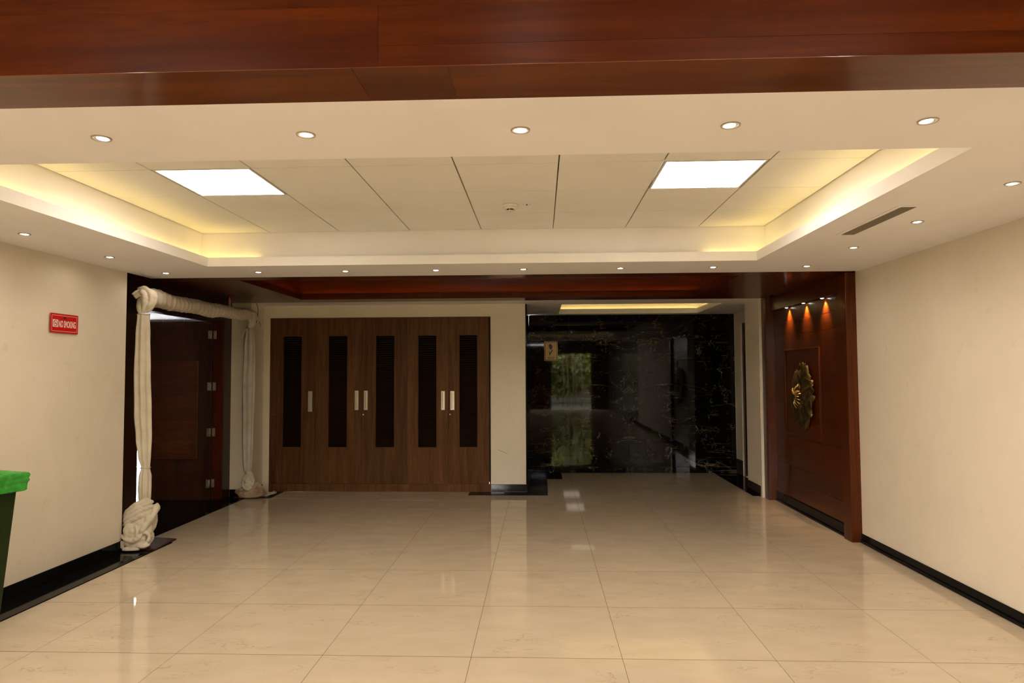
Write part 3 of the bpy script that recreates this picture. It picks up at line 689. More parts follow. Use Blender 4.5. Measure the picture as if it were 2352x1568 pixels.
for i in range(5):
    a, b_ = dx[i]+0.0015, dx[i+1]-0.0015; l0, l1 = LV[i]; zb, zt = 0.569, 2.036
    cx = (a+b_)/2
    # frame of the door as one mesh with a real opening
    bm = bmesh.new()
    for q in ((a-cx, l0-cx, 0, 0.022, Z0, Z1), (l1-cx, b_-cx, 0, 0.022, Z0, Z1), (l0-cx, l1-cx, 0, 0.022, Z0, zb), (l0-cx, l1-cx, 0, 0.022, zt, Z1)): bm_box(bm, *q)
    d = meshobj('door', bm_mesh(bm, 'door'), 'cabinet_wood', cab, (cx+2.105, YC-9.2, 0))
    bead = box_mesh('louvre_frame', [(l0-cx, l0-cx+0.009, -0.003, 0.03, zb, zt), (l1-cx-0.009, l1-cx, -0.003, 0.03, zb, zt), (l0-cx+0.009, l1-cx-0.009, -0.003, 0.03, zb, zb+0.009), (l0-cx+0.009, l1-cx-0.009, -0.003, 0.03, zt-0.009, zt)])
    meshobj('louvre_frame', bead, 'cabinet_wood', d)
    w = (l1-l0)/2-0.010; lm = (l0+l1)/2-cx; bm = bmesh.new(); n = 50
    for k in range(n):
        z = zb+0.018+(zt-zb-0.036)*k/(n-1)
        vs = [bm.verts.new(p_) for p_ in ((lm-w, 0.006, z-0.012), (lm+w, 0.006, z-0.012), (lm+w, 0.009, z-0.013), (lm-w, 0.009, z-0.013), (lm-w, 0.032, z+0.010), (lm+w, 0.032, z+0.010), (lm+w, 0.035, z+0.009), (lm-w, 0.035, z+0.009))]
        for f in ((0, 1, 5, 4), (3, 7, 6, 2), (0, 3, 2, 1), (4, 5, 6, 7), (0, 4, 7, 3), (1, 2, 6, 5)): bm.faces.new([vs[q] for q in f])
    tag(meshobj('louvre_slats', bm_mesh(bm, 'louvre_slats'), 'slat_wood', d), 'thin dark slanted slats', kind='stuff')
    meshobj('louvre_back', box_mesh('louvre_back', [(l0-cx, l1-cx, 0.040, 0.044, zb, zt)]), 'dark_void', d)
    h0, h1, hb, ht = HD[i]; hm = (h0+h1)/2-cx; hw = (h1-h0)/2
    bm = bmesh.new()
    for q in ((-hw, -hw+0.012, -0.008, -0.0003, hb, ht), (hw-0.012, hw, -0.008, -0.0003, hb, ht), (-hw+0.012, hw-0.012, -0.008, -0.0003, hb, hb+0.016), (-hw+0.012, hw-0.012, -0.008, -0.0003, ht-0.016, ht)):
        bm_box(bm, q[0]+hm, q[1]+hm, *q[2:])
    tag(meshobj('handle', bm_mesh(bm, 'handle'), 'steel', d), 'brushed steel recessed pull handle')
    meshobj('handle_recess', box_mesh('handle_recess', [(hm-hw+0.012, hm+hw-0.012, -0.003, -0.0003, hb+0.016, ht-0.016)]), 'steel' if i == 0 else 'steel_groove', d)
    if i: meshobj('handle_grip', box_mesh('handle_grip', [(hm-0.003, hm+hw-0.012, -0.0065, -0.0031, hb+0.016, ht-0.016)]), 'steel', d)
    if i in LK:
        o = meshobj('lock', lathe('lock', [(0.010, 0.0), (0.010, 0.004), (0.006, 0.005)], 14), 'steel', d, (LK[i]-cx, -0.0003, 1.0)); o.rotation_euler = (PI/2, 0, 0)
        if i == 0: o.scale = (0.4, 0.4, 0.6)

# ------------------------------------------------------------------ NO SMOKING sign (left wall, faces +X)
sg = tag(empty('no_smoking_sign', (XL+0.0005, 5.083, 1.922), (PI/2, 0, PI/2)), 'small red no smoking sign on the left wall', 'sign')
W2, H2 = 0.153, 0.0735
meshobj('plate', box_mesh('plate', [(-W2, W2, -H2, H2, 0.012, 0.015)], 0.001), 'sign_red', sg)
meshobj('foam_mount', box_mesh('foam_mount', [(-W2*0.8, W2*0.8, -H2*0.8, H2*0.8, 0, 0.0118)]), 'sign_dark', sg)
bm = bmesh.new(); q = 0.0022
for b_ in ((-0.138, 0.138, 0.058, 0.058+q), (-0.138, 0.138, -0.058-q, -0.058), (-0.138, -0.138+q, -0.058, 0.058), (0.138-q, 0.138, -0.058, 0.058)): bm_box(bm, *b_, 0.0151, 0.0154)
meshobj('border_line', bm_mesh(bm, 'border_line'), 'sign_pink', sg)
me = fit_text(text_mesh('NO SMOKING', 0.070, 1.0, 0.0017), -0.064, 0.124, -0.030, 0.022); meshobj('lettering', me, 'sign_pink', sg, (0, 0, 0.0153))
ic = meshobj('icon', box_mesh('icon', [(-0.128, -0.072, -0.029, 0.027, 0.0151, 0.0154)]), 'sign_pink', sg)
rr = bmesh.new()
n = 32
for k in range(n):
    a0, a1 = 2*PI*k/n, 2*PI*(k+1)/n
    vs = [rr.verts.new((-0.100+r*math.cos(t), -0.001+r*math.sin(t), 0.0157)) for r, t in ((0.019, a0), (0.024, a0), (0.024, a1), (0.019, a1))]; rr.faces.new(vs)
meshobj('prohibition_ring', bm_mesh(rr, 'prohibition_ring'), 'sign_red', ic)
me = box_mesh('slash', [(-0.020, 0.020, -0.0022, 0.0022, 0, 0.0003)]); o = meshobj('slash', me, 'sign_red', ic, (-0.100, -0.001, 0.0158)); o.rotation_euler = (0, 0, -0.78)
meshobj('cigarette', box_mesh('cigarette', [(-0.114, -0.087, -0.0055, -0.0005, 0.0155, 0.0156), (-0.089, -0.087, 0.001, 0.007, 0.0155, 0.0156)]), 'sign_dark', ic)
meshobj('screw_cover', box_mesh('screw_cover', [(-0.012, 0.010, 0.033, 0.050, 0.0151, 0.018)], 0.001), 'sign_dark', sg)

# ------------------------------------------------------------------ gents sign (marble wall, faces -Y)
gs = tag(empty('gents_sign', (0.168, YM-0.0205, 1.870), (PI/2, 0, 0)), 'gold gents sign with hatted head silhouette on the marble', 'sign')
def rrect(w, h, r, n=5):
    pts = []
    for sx_, sy_, a0 in ((1, 1, 0), (-1, 1, PI/2), (-1, -1, PI), (1, -1, 1.5*PI)):
        for k in range(n+1):
            a = a0+PI/2*k/n; pts.append((sx_*(w-r)+r*math.cos(a), sy_*(h-r)+r*math.sin(a)))
    return pts
def plate(name, pts, z0, z1, mat, parent):
    return meshobj(name, loft_mesh(name, [[(x, y, z0) for x, y in pts], [(x, y, z1) for x, y in pts]]), mat, parent)
plate('plate', rrect(0.103, 0.150, 0.012), 0.0005, 0.006, 'sign_gold', gs)
plate('border', rrect(0.094, 0.140, 0.008), 0.0061, 0.0064, 'sign_dark', gs)
plate('field', rrect(0.086, 0.132, 0.006), 0.0065, 0.0068, 'sign_gold', gs)
head = [(-0.013, 0.024), (-0.024, 0.040), (-0.027, 0.058), (-0.034, 0.061), (-0.040, 0.066), (-0.030, 0.074), (-0.033, 0.092), (-0.041, 0.098), (-0.024, 0.104), (0.006, 0.112), (0.008, 0.092), (0.022, 0.086), (0.030, 0.085), (0.020, 0.076), (0.021, 0.052), (0.014, 0.030), (0.002, 0.022)]
plate('head_silhouette', head, 0.0069, 0.0072, 'sign_dark', gs)
plate('collar', [(-0.027, -0.060), (-0.028, -0.010), (-0.020, 0.010), (-0.016, 0.008), (-0.018, -0.030), (0.018, 0.018), (0.030, 0.022), (0.033, 0.012), (0.010, -0.020), (-0.014, -0.062), (-0.020, -0.068)], 0.0069, 0.0072, 'sign_dark', gs)
me = fit_text(text_mesh('Gents', 0.044, 1.0, 0.0008, 0.15), -0.050, 0.050, -0.115, -0.086); meshobj('lettering', me, 'sign_dark', gs, (0, 0, 0.0071))

# ------------------------------------------------------------------ bronze relief on the feature wall
bz = tag(empty('bronze_relief', (PX-0.009, 7.43, 1.275)), 'dark bronze flower relief mounted on the mahogany panel', 'sculpture')
def petal(name, ang, length, width, lift, curl, mat, seed, base=0.02, ribs=9):
    """fluted petal in the wall plane (local Y, Z), rising towards -X"""
    nu, nv = 16, 22; vs = []; fs = []
    ca_, sa_ = math.cos(ang), math.sin(ang); rnd = random.Random(seed); ph = rnd.random()*6
    for side in (0, 1):
        for i in range(nu+1):
            t = i/nu
            for j in range(nv+1):
                s = j/nv*2-1
                wv = width*(math.sin(PI*min(1, t*0.80+0.10))**0.55)*(1+0.06*math.sin(7*t+ph))
                r = base+length*t*(1-0.10*s*s+0.035*math.sin(ribs*s*1.7+ph))
                y, z = r, s*wv
                x = -(lift*math.sin(PI*(0.25+0.6*t))+curl*t*t*0.4+0.010*math.sin(s*ribs+ph+2*t)*(0.4+t)-0.012*s*s) - (0.006 if side else 0)
                x = min(x, -0.002 - (0.006 if side else 0))
                vs.append((x, y*ca_-z*sa_, y*sa_+z*ca_))
    m1 = (nu+1)*(nv+1)
    for i in range(nu):
        for j in range(nv):
            a = i*(nv+1)+j; q = (a, a+1, a+nv+2, a+nv+1)
            fs.append(q); fs.append(tuple(k+m1 for k in q)[::-1])
    edge = [j for j in range(nv+1)]+[i*(nv+1)+nv for i in range(1, nu+1)]+[nu*(nv+1)+j for j in range(nv-1, -1, -1)]+[i*(nv+1) for i in range(nu-1, 0, -1)]
    for k in range(len(edge)):
        a, b_ = edge[k], edge[(k+1) % len(edge)]; fs.append((a, b_, b_+m1, a+m1))
    me = bpy.data.meshes.new(name); me.from_pydata(vs, [], fs); me.update()
    bm = bmesh.new(); bm.from_mesh(me); bmesh.ops.recalc_face_normals(bm, faces=bm.faces); bm.to_mesh(me); bm.free()
    return meshobj(name, me, mat, bz, smooth=True)
for i, (a, l, w, lf, cu) in enumerate(((92, .33, .19, .035, .02), (55, .29, .18, .050, .02), (128, .28, .18, .045, .02), (165, .28, .17, .055, .02), (15, .27, .18, .040, .02), (-92, .34, .19, .040, .02), (-55, .31, .19, .055, .02), (-130, .29, .18, .050, .02), (-20, .30, .17, .060, .02))):
    petal('petal', math.radians(a), l, w, lf, cu, 'bronze', i)
for i, (a, l, w, lf, cu) in enumerate(((70, .13, .07, .07, .03), (150, .14, .08, .06, .04), (-150, .17, .09, .06, .03), (-80, .16, .08, .06, .02), (10, .12, .07, .06, .04))):
    petal('inner_petal', math.radians(a), l, w, lf, cu, 'bronze', 20+i, 0.01, 12)
for k in range(11):
    a = math.radians(100+k*17); r0, r1 = 0.02, 0.105+0.03*math.sin(k*2.1)
    pts = [(-0.085-0.03*math.sin(PI*t), 0.03+(r0+(r1-r0)*t)*math.cos(a), 0.0+(r0+(r1-r0)*t)*math.sin(a)) for t in (0, .25, .5, .75, 1)]
    tube('stamen', pts, 0.0055, 6, 'bronze_bright', bz, (0.7, 1, 1, 1, 1.3))
tube('pistil', [(-0.08, 0.0, 0.0), (-0.125, -0.005, 0.03), (-0.14, -0.01, 0.065), (-0.135, -0.012, 0.085)], 0.016, 10, 'bronze_bright', bz, (0.8, 1, 1, 0.4))

# three little spots under the mahogany fascia
sp_d = bpy.data.lights.new('picture_beam', 'SPOT'); sp_d.energy = 30; sp_d.color = (1.0, 0.66, 0.36); sp_d.spot_size = math.radians(84); sp_d.spot_blend = 1.0; sp_d.shadow_soft_size = 0.010
for y, lb in ((7.86, 'farthest of the three tiny spotlights above the bronze relief'), (7.36, 'middle of the three tiny spotlights above the bronze relief'), (6.88, 'nearest of the three tiny spotlights above the bronze relief')):
    t = tag(empty('wall_spotlight', (2.796, y, 2.2635)), lb, 'spotlight', 'spotlights above the bronze relief')
    meshobj('rim', lathe('rim', [(0.021, 0), (0.021, -0.006), (0.017, -0.008), (0.015, -0.004)], 20), 'ring_metal', t, smooth=True)
    meshobj('lens', lathe('lens', [(0.015, -0.005), (0.015, -0.009), (0.008, -0.012), (0.0005, -0.0125)], 16), 'lamp_face', t, smooth=True)
    l = bpy.data.objects.new('beam', sp_d); l.location = (0, 0, -0.018); l.rotation_euler = (0, -0.30, 0); link(l, t)

# ------------------------------------------------------------------ cloth-wrapped gate frame in front of the doorway
gf = tag(empty('draped_frame', (-3.57, 6.05, 0)), 'gate frame wrapped in white cloth standing before the left doorway', 'draped frame')
GL = gf.location
def draped(name, keys, mat, nz=90, nth=56, folds=((5, 1.0, 0.0), (9, 0.6, 1.0), (14, 0.35, 2.2)), twist=0.0, seed=0, extra=None, rough=0.0):
    """vertical cloth: keys = (z, cx, cy, rx, ry, fold)"""
    rings = []
    z0, z1 = keys[0][0], keys[-1][0]
    for i in range(nz+1):
        z = z0+(z1-z0)*i/nz
        cx, cyy, rx, ry, fa = interp(keys, z)
        ring = []
        for k in range(nth):
            th = 2*PI*k/nth
            f = sum(a*math.sin(n_*th+ph+seed+twist*(z-z0)*(1+0.3*n_/5)) for n_, a, ph in folds)
            f += 0.5*mnoise.noise(Vector((math.cos(th)*2.2+seed, math.sin(th)*2.2, z*2.5)))
            s = 1+fa*f
            if rough: s += rough*mnoise.noise(Vector((math.cos(th)*3+seed, math.sin(th)*3, z*14)))
            ring.append((cx+rx*s*math.cos(th)-GL.x, cyy+ry*s*math.sin(th)-GL.y, z))
        rings.append(ring)
    return meshobj(name, loft_mesh(name, rings), mat, gf, smooth=True)
# near leg, seen widths taken from the photo
draped('leg_cloth', [(0.38, -3.545, 6.05, 0.045, 0.05, 0.10), (0.52, -3.548, 6.05, 0.052, 0.055, 0.09), (0.62, -3.546, 6.05, 0.050, 0.055, 0.08), (0.695, -3.545, 6.05, 0.036, 0.040, 0.05)], 'cloth_white', 40)
draped('leg_cloth', [(0.695, -3.545, 6.05, 0.036, 0.040, 0.05), (0.80, -3.556, 6.05, 0.052, 0.055, 0.08), (0.95, -3.565, 6.05, 0.064, 0.062, 0.10), (1.20, -3.580, 6.05, 0.071, 0.066, 0.11), (1.55, -3.592, 6.05, 0.069, 0.064, 0.11), (1.90, -3.594, 6.05, 0.060, 0.058, 0.10), (2.075, -3.592, 6.05, 0.052, 0.05, 0.07)], 'cloth_white', 110, folds=((6, 1.0, 0.0), (10, 0.7, 1.0), (17, 0.4, 2.2)), twist=0.35, seed=1.3)
def tie(x, y, z, r, mat='cloth_grey'):
    pts = [(x+r*math.cos(t)-GL.x, y+r*math.sin(t)-GL.y, z+0.003*math.sin(3*t)) for t in [2*PI*k/24 for k in range(25)]]
    return tube('tie', pts, 0.004, 6, mat, gf)
tie(-3.545, 6.05, 0.697, 0.040); tie(-3.592, 6.05, 2.078, 0.053)
# top knot at the near corner
NEAR_KNOT = True
# loose end of the knot
def sheet(name, pts, widths, mat, wave=0.012, thick=0.006, normal=(0, -1, 0), seed=0):
    """strip of cloth along pts with a fold profile across"""
    nv = 10; vs = []; fs = []; P_ = [Vector(p) for p in pts]; L = []
    for i in range(len(P_)*4-3):
        t = i/4; k = min(int(t), len(P_)-2); f = t-k; f = f*f*(3-2*f) if False else f
        L.append((P_[k].lerp(P_[k+1], f), widths[k]+(widths[k+1]-widths[k])*f))
    nrm = Vector(normal)
    for sd_ in (0, 1):
        for i, (p_, w) in enumerate(L):
            t = (L[min(i+1, len(L)-1)][0]-L[max(i-1, 0)][0]).normalized(); side = t.cross(nrm).normalized(); nn = side.cross(t)
            for j in range(nv+1):
                s = j/nv*2-1
                h = wave*math.sin(s*6+i*0.35+seed)+wave*0.5*math.sin(s*13-i*0.2+seed)
                v_ = p_+side*s*w+nn*(h-sd_*thick); vs.append((v_.x-GL.x, v_.y-GL.y, v_.z))
    n_ = len(L); m1 = n_*(nv+1)
    for i in range(n_-1):
        for j in range(nv):
            a = i*(nv+1)+j; q = (a, a+1, a+nv+2, a+nv+1); fs.append(q); fs.append(tuple(k+m1 for k in q)[::-1])
    edge = [j for j in range(nv+1)]+[i*(nv+1)+nv for i in range(1, n_)]+[(n_-1)*(nv+1)+j for j in range(nv-1, -1, -1)]+[i*(nv+1) for i in range(n_-2, 0, -1)]
    for k in range(len(edge)):
        a, b_ = edge[k], edge[(k+1) % len(edge)]; fs.append((a, b_, b_+m1, a+m1))
    me = bpy.data.meshes.new(name); me.from_pydata(vs, [], fs); me.update()
    bm = bmesh.new(); bm.from_mesh(me); bmesh.ops.recalc_face_normals(bm, faces=bm.faces); bm.to_mesh(me); bm.free()
    return meshobj(name, me, mat, gf, smooth=True)
sheet('loose_end', [(-3.57, 6.00, 2.265), (-3.61, 5.98, 2.26), (-3.642, 5.975, 2.235)], [0.030, 0.032, 0.030], 'cloth_white', 0.005)
# crossbar wrapped in spiral cloth
A_, B_ = Vector((-3.575, 6.06, 2.235)), Vector((-3.632, 8.42, 2.272))
bar_d = (B_-A_); bar_l = bar_d.length; bt = bar_d.normalized(); bs = bt.cross(Vector((0, 0, 1))).normalized(); bu = bs.cross(bt)
rings = []; NB, NT = 420, 40
for i in range(NB+1):
    u = i/NB; s = u*bar_l; p_ = A_+bar_d*u + bu*(-0.014*math.sin(PI*u)) + bu*0.006*math.sin(9*s)
    r0 = 0.066-0.006*u + 0.006*math.sin(5.2*s+1)*math.exp(-1.2*s)
    if u > 0.93: r0 *= 1-0.10*(u-0.93)/0.07
    ring = []
    for k in range(NT):
        th = 2*PI*k/NT
        ph = th*1.0 + s*2*PI/0.085 + 1.2*mnoise.noise(Vector((s*3, math.cos(th), 0.3)))
        rid = abs(math.sin(ph/2))
        f = 1+0.46*(rid-0.6)+0.05*math.sin(ph*2+1.3)+0.14*mnoise.noise(Vector((s*6, math.cos(th)*1.5, math.sin(th)*1.5)))
        v_ = p_+bs*(r0*f*math.cos(th))+bu*(r0*f*math.sin(th)); ring.append((v_.x-GL.x, v_.y-GL.y, v_.z))
    rings.append(ring)
meshobj('crossbar_cloth', loft_mesh('crossbar_cloth', rings), 'cloth_white', gf, smooth=True)
# far corner and leg
FAR_KNOT = True
draped('leg_cloth', [(0.33, -3.64, 8.43, 0.045, 0.04, 0.06), (0.45, -3.645, 8.43, 0.056, 0.045, 0.09), (0.8, -3.648, 8.43, 0.066, 0.045, 0.11), (1.4, -3.648, 8.43, 0.075, 0.046, 0.12), (1.85, -3.642, 8.43, 0.070, 0.046, 0.11), (2.11, -3.632, 8.42, 0.047, 0.045, 0.07)], 'cloth_grey', 90, 56, ((5, 1.0, 0.8), (8, 0.7, 0.2), (15, 0.45, 1.2)), twist=0.3, seed=5.2)
sheet('loose_end', [(-3.66, 8.375, 2.10), (-3.70, 8.37, 2.05), (-3.715, 8.37, 1.98)], [0.012, 0.026, 0.010], 'cloth_grey', 0.004)
# heaps and knots: folds blended into one continuous cloth surface
def catmull(pts, n=7):
    P_ = [Vector(p) for p in pts]; L = []
    for k in range(len(P_)-1):
        p0, p1, p2, p3 = P_[max(k-1, 0)], P_[k], P_[k+1], P_[min(k+2, len(P_)-1)]
        for q in range(n):
            f = q/n; L.append(0.5*((2*p1)+(p2-p0)*f+(2*p0-5*p1+4*p2-p3)*f*f+(3*p1-p0-3*p2+p3)*f**3))
    L.append(P_[-1]); return L
def roll(bm, pts, ra, rb, seed=0, face=(0, -1, 0), n=14):
    """fold of cloth along pts: wide ra across, rb thick towards `face`"""
    L = catmull(pts); nrm = Vector(face); prev = None; rows = []
    for i, p_ in enumerate(L):
        t = (L[min(i+1, len(L)-1)]-L[max(i-1, 0)]).normalized(); side = t.cross(nrm)
        side = side.normalized() if side.length > 1e-3 else prev; prev = side; nn = side.cross(t).normalized()
        e = min(i, len(L)-1-i)/len(L); k_ = 0.35+0.65*min(1, e*6)
        k_ *= 1+0.10*math.sin(i*0.7+seed)
        rows.append([bm.verts.new(p_-GL+side*ra*k_*math.cos(2*PI*j/n)*(1+0.12*math.sin(3*2*PI*j/n+seed+i*0.25))+nn*rb*k_*math.sin(2*PI*j/n)*(1+0.12*math.sin(4*2*PI*j/n+seed))) for j in range(n)])
    for a, b_ in zip(rows, rows[1:]):
        for j in range(n): bm.faces.new((a[j], a[(j+1) % n], b_[(j+1) % n], b_[j]))
    bm.faces.new(rows[0][::-1]); bm.faces.new(rows[-1])
def blend(name, bm, mat, voxel=0.0055, smooth=4, zmin=None, wrinkle=0.008):
    me = bm_mesh(bm, name); o = bpy.data.objects.new(name, me); C.objects.link(o)
    md = o.modifiers.new('r', 'REMESH'); md.mode = 'VOXEL'; md.voxel_size = voxel
    ms = o.modifiers.new('s', 'SMOOTH'); ms.factor = 0.5; ms.iterations = smooth
    dg = bpy.context.evaluated_depsgraph_get(); m2 = bpy.data.meshes.new_from_object(o.evaluated_get(dg))
    C.objects.unlink(o); bpy.data.objects.remove(o); m2.materials.clear()
    nv_ = len(m2.vertices); co = [0.0]*(3*nv_); no = [0.0]*(3*nv_)
    m2.vertices.foreach_get('co', co); m2.vertex_normals.foreach_get('vector', no)
    for i in range(nv_):        # fine creases
        x, y, z = co[3*i:3*i+3]; q_ = mnoise.noise(Vector((x*9, y*9, z*9)))*2.2
        w_ = 0.0030*mnoise.noise(Vector((x*30, y*30, z*30))) + wrinkle*(0.45-abs(mnoise.noise(Vector((x*14+q_, y*14, (z+0.6*x)*34)))))
        for k in range(3): co[3*i+k] += no[3*i+k]*w_
        if zmin is not None and co[3*i+2] < zmin: co[3*i+2] = zmin
    m2.vertices.foreach_set('co', co); m2.update()
    return meshobj(name, m2, mat, gf, smooth=True)
def ellipsoid(bm, c, r, seed=0, amp=0.08):
    nu, nv = 20, 14; rows = []
    for i in range(1, nv):
        ph = PI*i/nv
        row = []
        for j in range(nu):
            th = 2*PI*j/nu; d_ = Vector((math.sin(ph)*math.cos(th), math.sin(ph)*math.sin(th), math.cos(ph)))
            f = 1+amp*math.sin(5*th+3*ph+seed)
            row.append(bm.verts.new(Vector(c)-GL+Vector((d_.x*r[0]*f, d_.y*r[1]*f, d_.z*r[2]))))
        rows.append(row)
    for a, b_ in zip(rows, rows[1:]):
        for j in range(nu): bm.faces.new((a[j], a[(j+1) % nu], b_[(j+1) % nu], b_[j]))
    bm.faces.new(rows[0][::-1]); bm.faces.new(rows[-1])
def hp(px, py, y):
    """near-heap sketch coordinates (cm across, cm up) to the place in the room"""
    return (-3.57+(px-40)/100, y, py/100)
bm = bmesh.new()
ellipsoid(bm, (-3.567, 6.07, 2.235), (0.075, 0.07, 0.075), 0, 0.05)
roll(bm, [(-3.635, 6.03, 2.28), (-3.60, 6.01, 2.305), (-3.55, 6.01, 2.30), (-3.51, 6.02, 2.25), (-3.52, 6.02, 2.17), (-3.57, 6.02, 2.09)], 0.024, 0.020, 0)
roll(bm, [(-3.625, 6.02, 2.25), (-3.59, 5.995, 2.275), (-3.555, 5.99, 2.25), (-3.555, 5.995, 2.18), (-3.58, 6.01, 2.09)], 0.022, 0.018, 1)
roll(bm, [(-3.52, 6.03, 2.30), (-3.485, 6.04, 2.25), (-3.49, 6.04, 2.18), (-3.55, 6.03, 2.09)], 0.020, 0.020, 2)
roll(bm, [(-3.625, 6.03, 2.22), (-3.625, 6.03, 2.15), (-3.615, 6.03, 2.08)], 0.018, 0.018, 3)
roll(bm, [(-3.615, 6.03, 2.20), (-3.60, 6.00, 2.14), (-3.60, 6.01, 2.08)], 0.016, 0.014, 4)
blend('knot', bm, 'cloth_white', 0.0045, 2, None, 0.005)
bm = bmesh.new()
ellipsoid(bm, (-3.61, 8.42, 2.255), (0.085, 0.06, 0.072), 0, 0.05)
roll(bm, [(-3.69, 8.38, 2.28), (-3.63, 8.36, 2.31), (-3.57, 8.36, 2.28), (-3.575, 8.37, 2.20), (-3.62, 8.39, 2.11)], 0.024, 0.018, 0)
roll(bm, [(-3.68, 8.37, 2.24), (-3.63, 8.36, 2.24), (-3.61, 8.365, 2.18), (-3.63, 8.385, 2.11)], 0.024, 0.016, 1)
roll(bm, [(-3.57, 8.38, 2.31), (-3.53, 8.39, 2.25), (-3.55, 8.39, 2.18), (-3.61, 8.39, 2.11)], 0.018, 0.018, 2)
blend('knot', bm, 'cloth_white', 0.0055, 2, None, 0.005)
bm = bmesh.new()
ellipsoid(bm, (-3.535, 6.00, 0.25), (0.115, 0.115, 0.165))
ellipsoid(bm, (-3.545, 5.965, 0.10), (0.120, 0.110, 0.10), 1)
ellipsoid(bm, (-3.515, 5.94, 0.17), (0.095, 0.070, 0.12), 2)
ellipsoid(bm, (-3.52, 5.92, 0.05), (0.10, 0.075, 0.045), 3)
# swags running from the upper right down to the wall on the left
roll(bm, [hp(50, 43, 6.00), hp(45, 41, 5.95), hp(38, 37, 5.935), hp(31, 31, 5.94)], 0.022, 0.018, 0)
roll(bm, [hp(52, 40.5, 6.02), hp(47.5, 38.5, 5.935), hp(39, 33.5, 5.905), hp(30.5, 28, 5.93)], 0.024, 0.020, 1)
roll(bm, [hp(53, 36.5, 6.02), hp(49, 35, 5.93), hp(40, 29.5, 5.89), hp(30.5, 24.5, 5.925)], 0.024, 0.020, 2)
roll(bm, [hp(53, 32.5, 6.02), hp(49, 31, 5.92), hp(40, 26, 5.88), hp(31, 21, 5.92)], 0.018, 0.016, 3)
# right lobe gathered into a pinch
roll(bm, [hp(54, 38, 6.05), hp(56, 34.5, 6.00), hp(55.5, 28, 5.95), hp(52, 20, 5.90), hp(48.5, 15.5, 5.875)], 0.022, 0.030, 4)
roll(bm, [hp(50.5, 33, 5.94), hp(52.5, 27, 5.92), hp(50.5, 20, 5.89), hp(48, 15.5, 5.87)], 0.016, 0.018, 5)
# tongue in the middle
roll(bm, [hp(40, 4, 5.865), hp(39.5, 12, 5.862), hp(39, 19.5, 5.868), hp(41, 23.5, 5.885)], 0.042, 0.020, 6)
roll(bm, [hp(44.5, 22, 5.89), hp(46.5, 17, 5.875), hp(46, 11, 5.87)], 0.012, 0.018, 7)
# band across and loop on the right
roll(bm, [hp(30, 13.5, 5.91), hp(36, 11.8, 5.862), hp(43, 9.0, 5.852), hp(48, 11.5, 5.862), hp(50, 15, 5.88)], 0.020, 0.018, 8)
roll(bm, [hp(50, 15, 5.88), hp(54, 15.5, 5.90), hp(56, 11.5, 5.905), hp(54, 7.5, 5.89), hp(51, 6.5, 5.875)], 0.013, 0.022, 9)
roll(bm, [hp(46, 6, 5.86), hp(52, 5.0, 5.865), hp(56.5, 5.6, 5.895)], 0.018, 0.022, 10)
# flaps at the floor
roll(bm, [hp(33, 1.8, 5.875), hp(33.5, 5.5, 5.865), hp(34.5, 9.0, 5.865)], 0.024, 0.012, 11)
roll(bm, [hp(35, 2.0, 5.862), hp(42, 1.9, 5.845), hp(50, 2.5, 5.86)], 0.020, 0.024, 12)
heap = blend('heap_cloth', bm, 'cloth_white', 0.0048, 2, 0.0172, 0.0045)
bm = bmesh.new()
ellipsoid(bm, (-3.617, 8.415, 0.21), (0.066, 0.055, 0.13), 0, 0.1)
roll(bm, [(-3.65, 8.405, 0.33), (-3.60, 8.385, 0.29), (-3.56, 8.39, 0.22), (-3.58, 8.39, 0.14)], 0.024, 0.018, 0)
roll(bm, [(-3.59, 8.395, 0.32), (-3.65, 8.385, 0.26), (-3.68, 8.39, 0.18), (-3.63, 8.38, 0.11)], 0.024, 0.018, 1)
roll(bm, [(-3.67, 8.385, 0.14), (-3.61, 8.37, 0.12), (-3.56, 8.385, 0.15)], 0.020, 0.016, 2)
blend('heap_knot', bm, 'cloth_white', 0.0055, 2, 0.02)
bm = bmesh.new()
ellipsoid(bm, (-3.60, 8.46, 0.055), (0.16, 0.090, 0.085), 0, 0.08)
for i, (pts, ra, rb_) in enumerate(((((-3.76, 8.42, 0.05), (-3.68, 8.40, 0.055), (-3.60, 8.39, 0.085), (-3.54, 8.42, 0.15), (-3.53, 8.45, 0.19)), 0.024, 0.020),
    (((-3.74, 8.405, 0.03), (-3.64, 8.385, 0.032), (-3.55, 8.40, 0.06), (-3.50, 8.44, 0.12)), 0.020, 0.018),
    (((-3.72, 8.395, 0.02), (-3.60, 8.375, 0.022), (-3.50, 8.40, 0.03), (-3.44, 8.46, 0.05)), 0.014, 0.020),
    (((-3.55, 8.43, 0.20), (-3.50, 8.47, 0.13), (-3.46, 8.52, 0.07)), 0.026, 0.020),
    (((-3.52, 8.42, 0.09), (-3.47, 8.46, 0.06), (-3.43, 8.52, 0.045)), 0.022, 0.018),
    (((-3.79, 8.44, 0.06), (-3.75, 8.41, 0.09), (-3.70, 8.40, 0.11), (-3.66, 8.40, 0.15)), 0.026, 0.020))):
    roll(bm, pts, ra, rb_, i)
blend('heap_cloth', bm, 'cloth_soiled', 0.0055, 2, 0.0132)
sheet('loose_end', [(-3.47, 8.50, 0.05), (-3.43, 8.555, 0.038), (-3.40, 8.60, 0.036), (-3.375, 8.65, 0.045)], [0.05, 0.045, 0.032, 0.028], 'cloth_grey', 0.006, 0.012, (0, -0.5, 0.86))

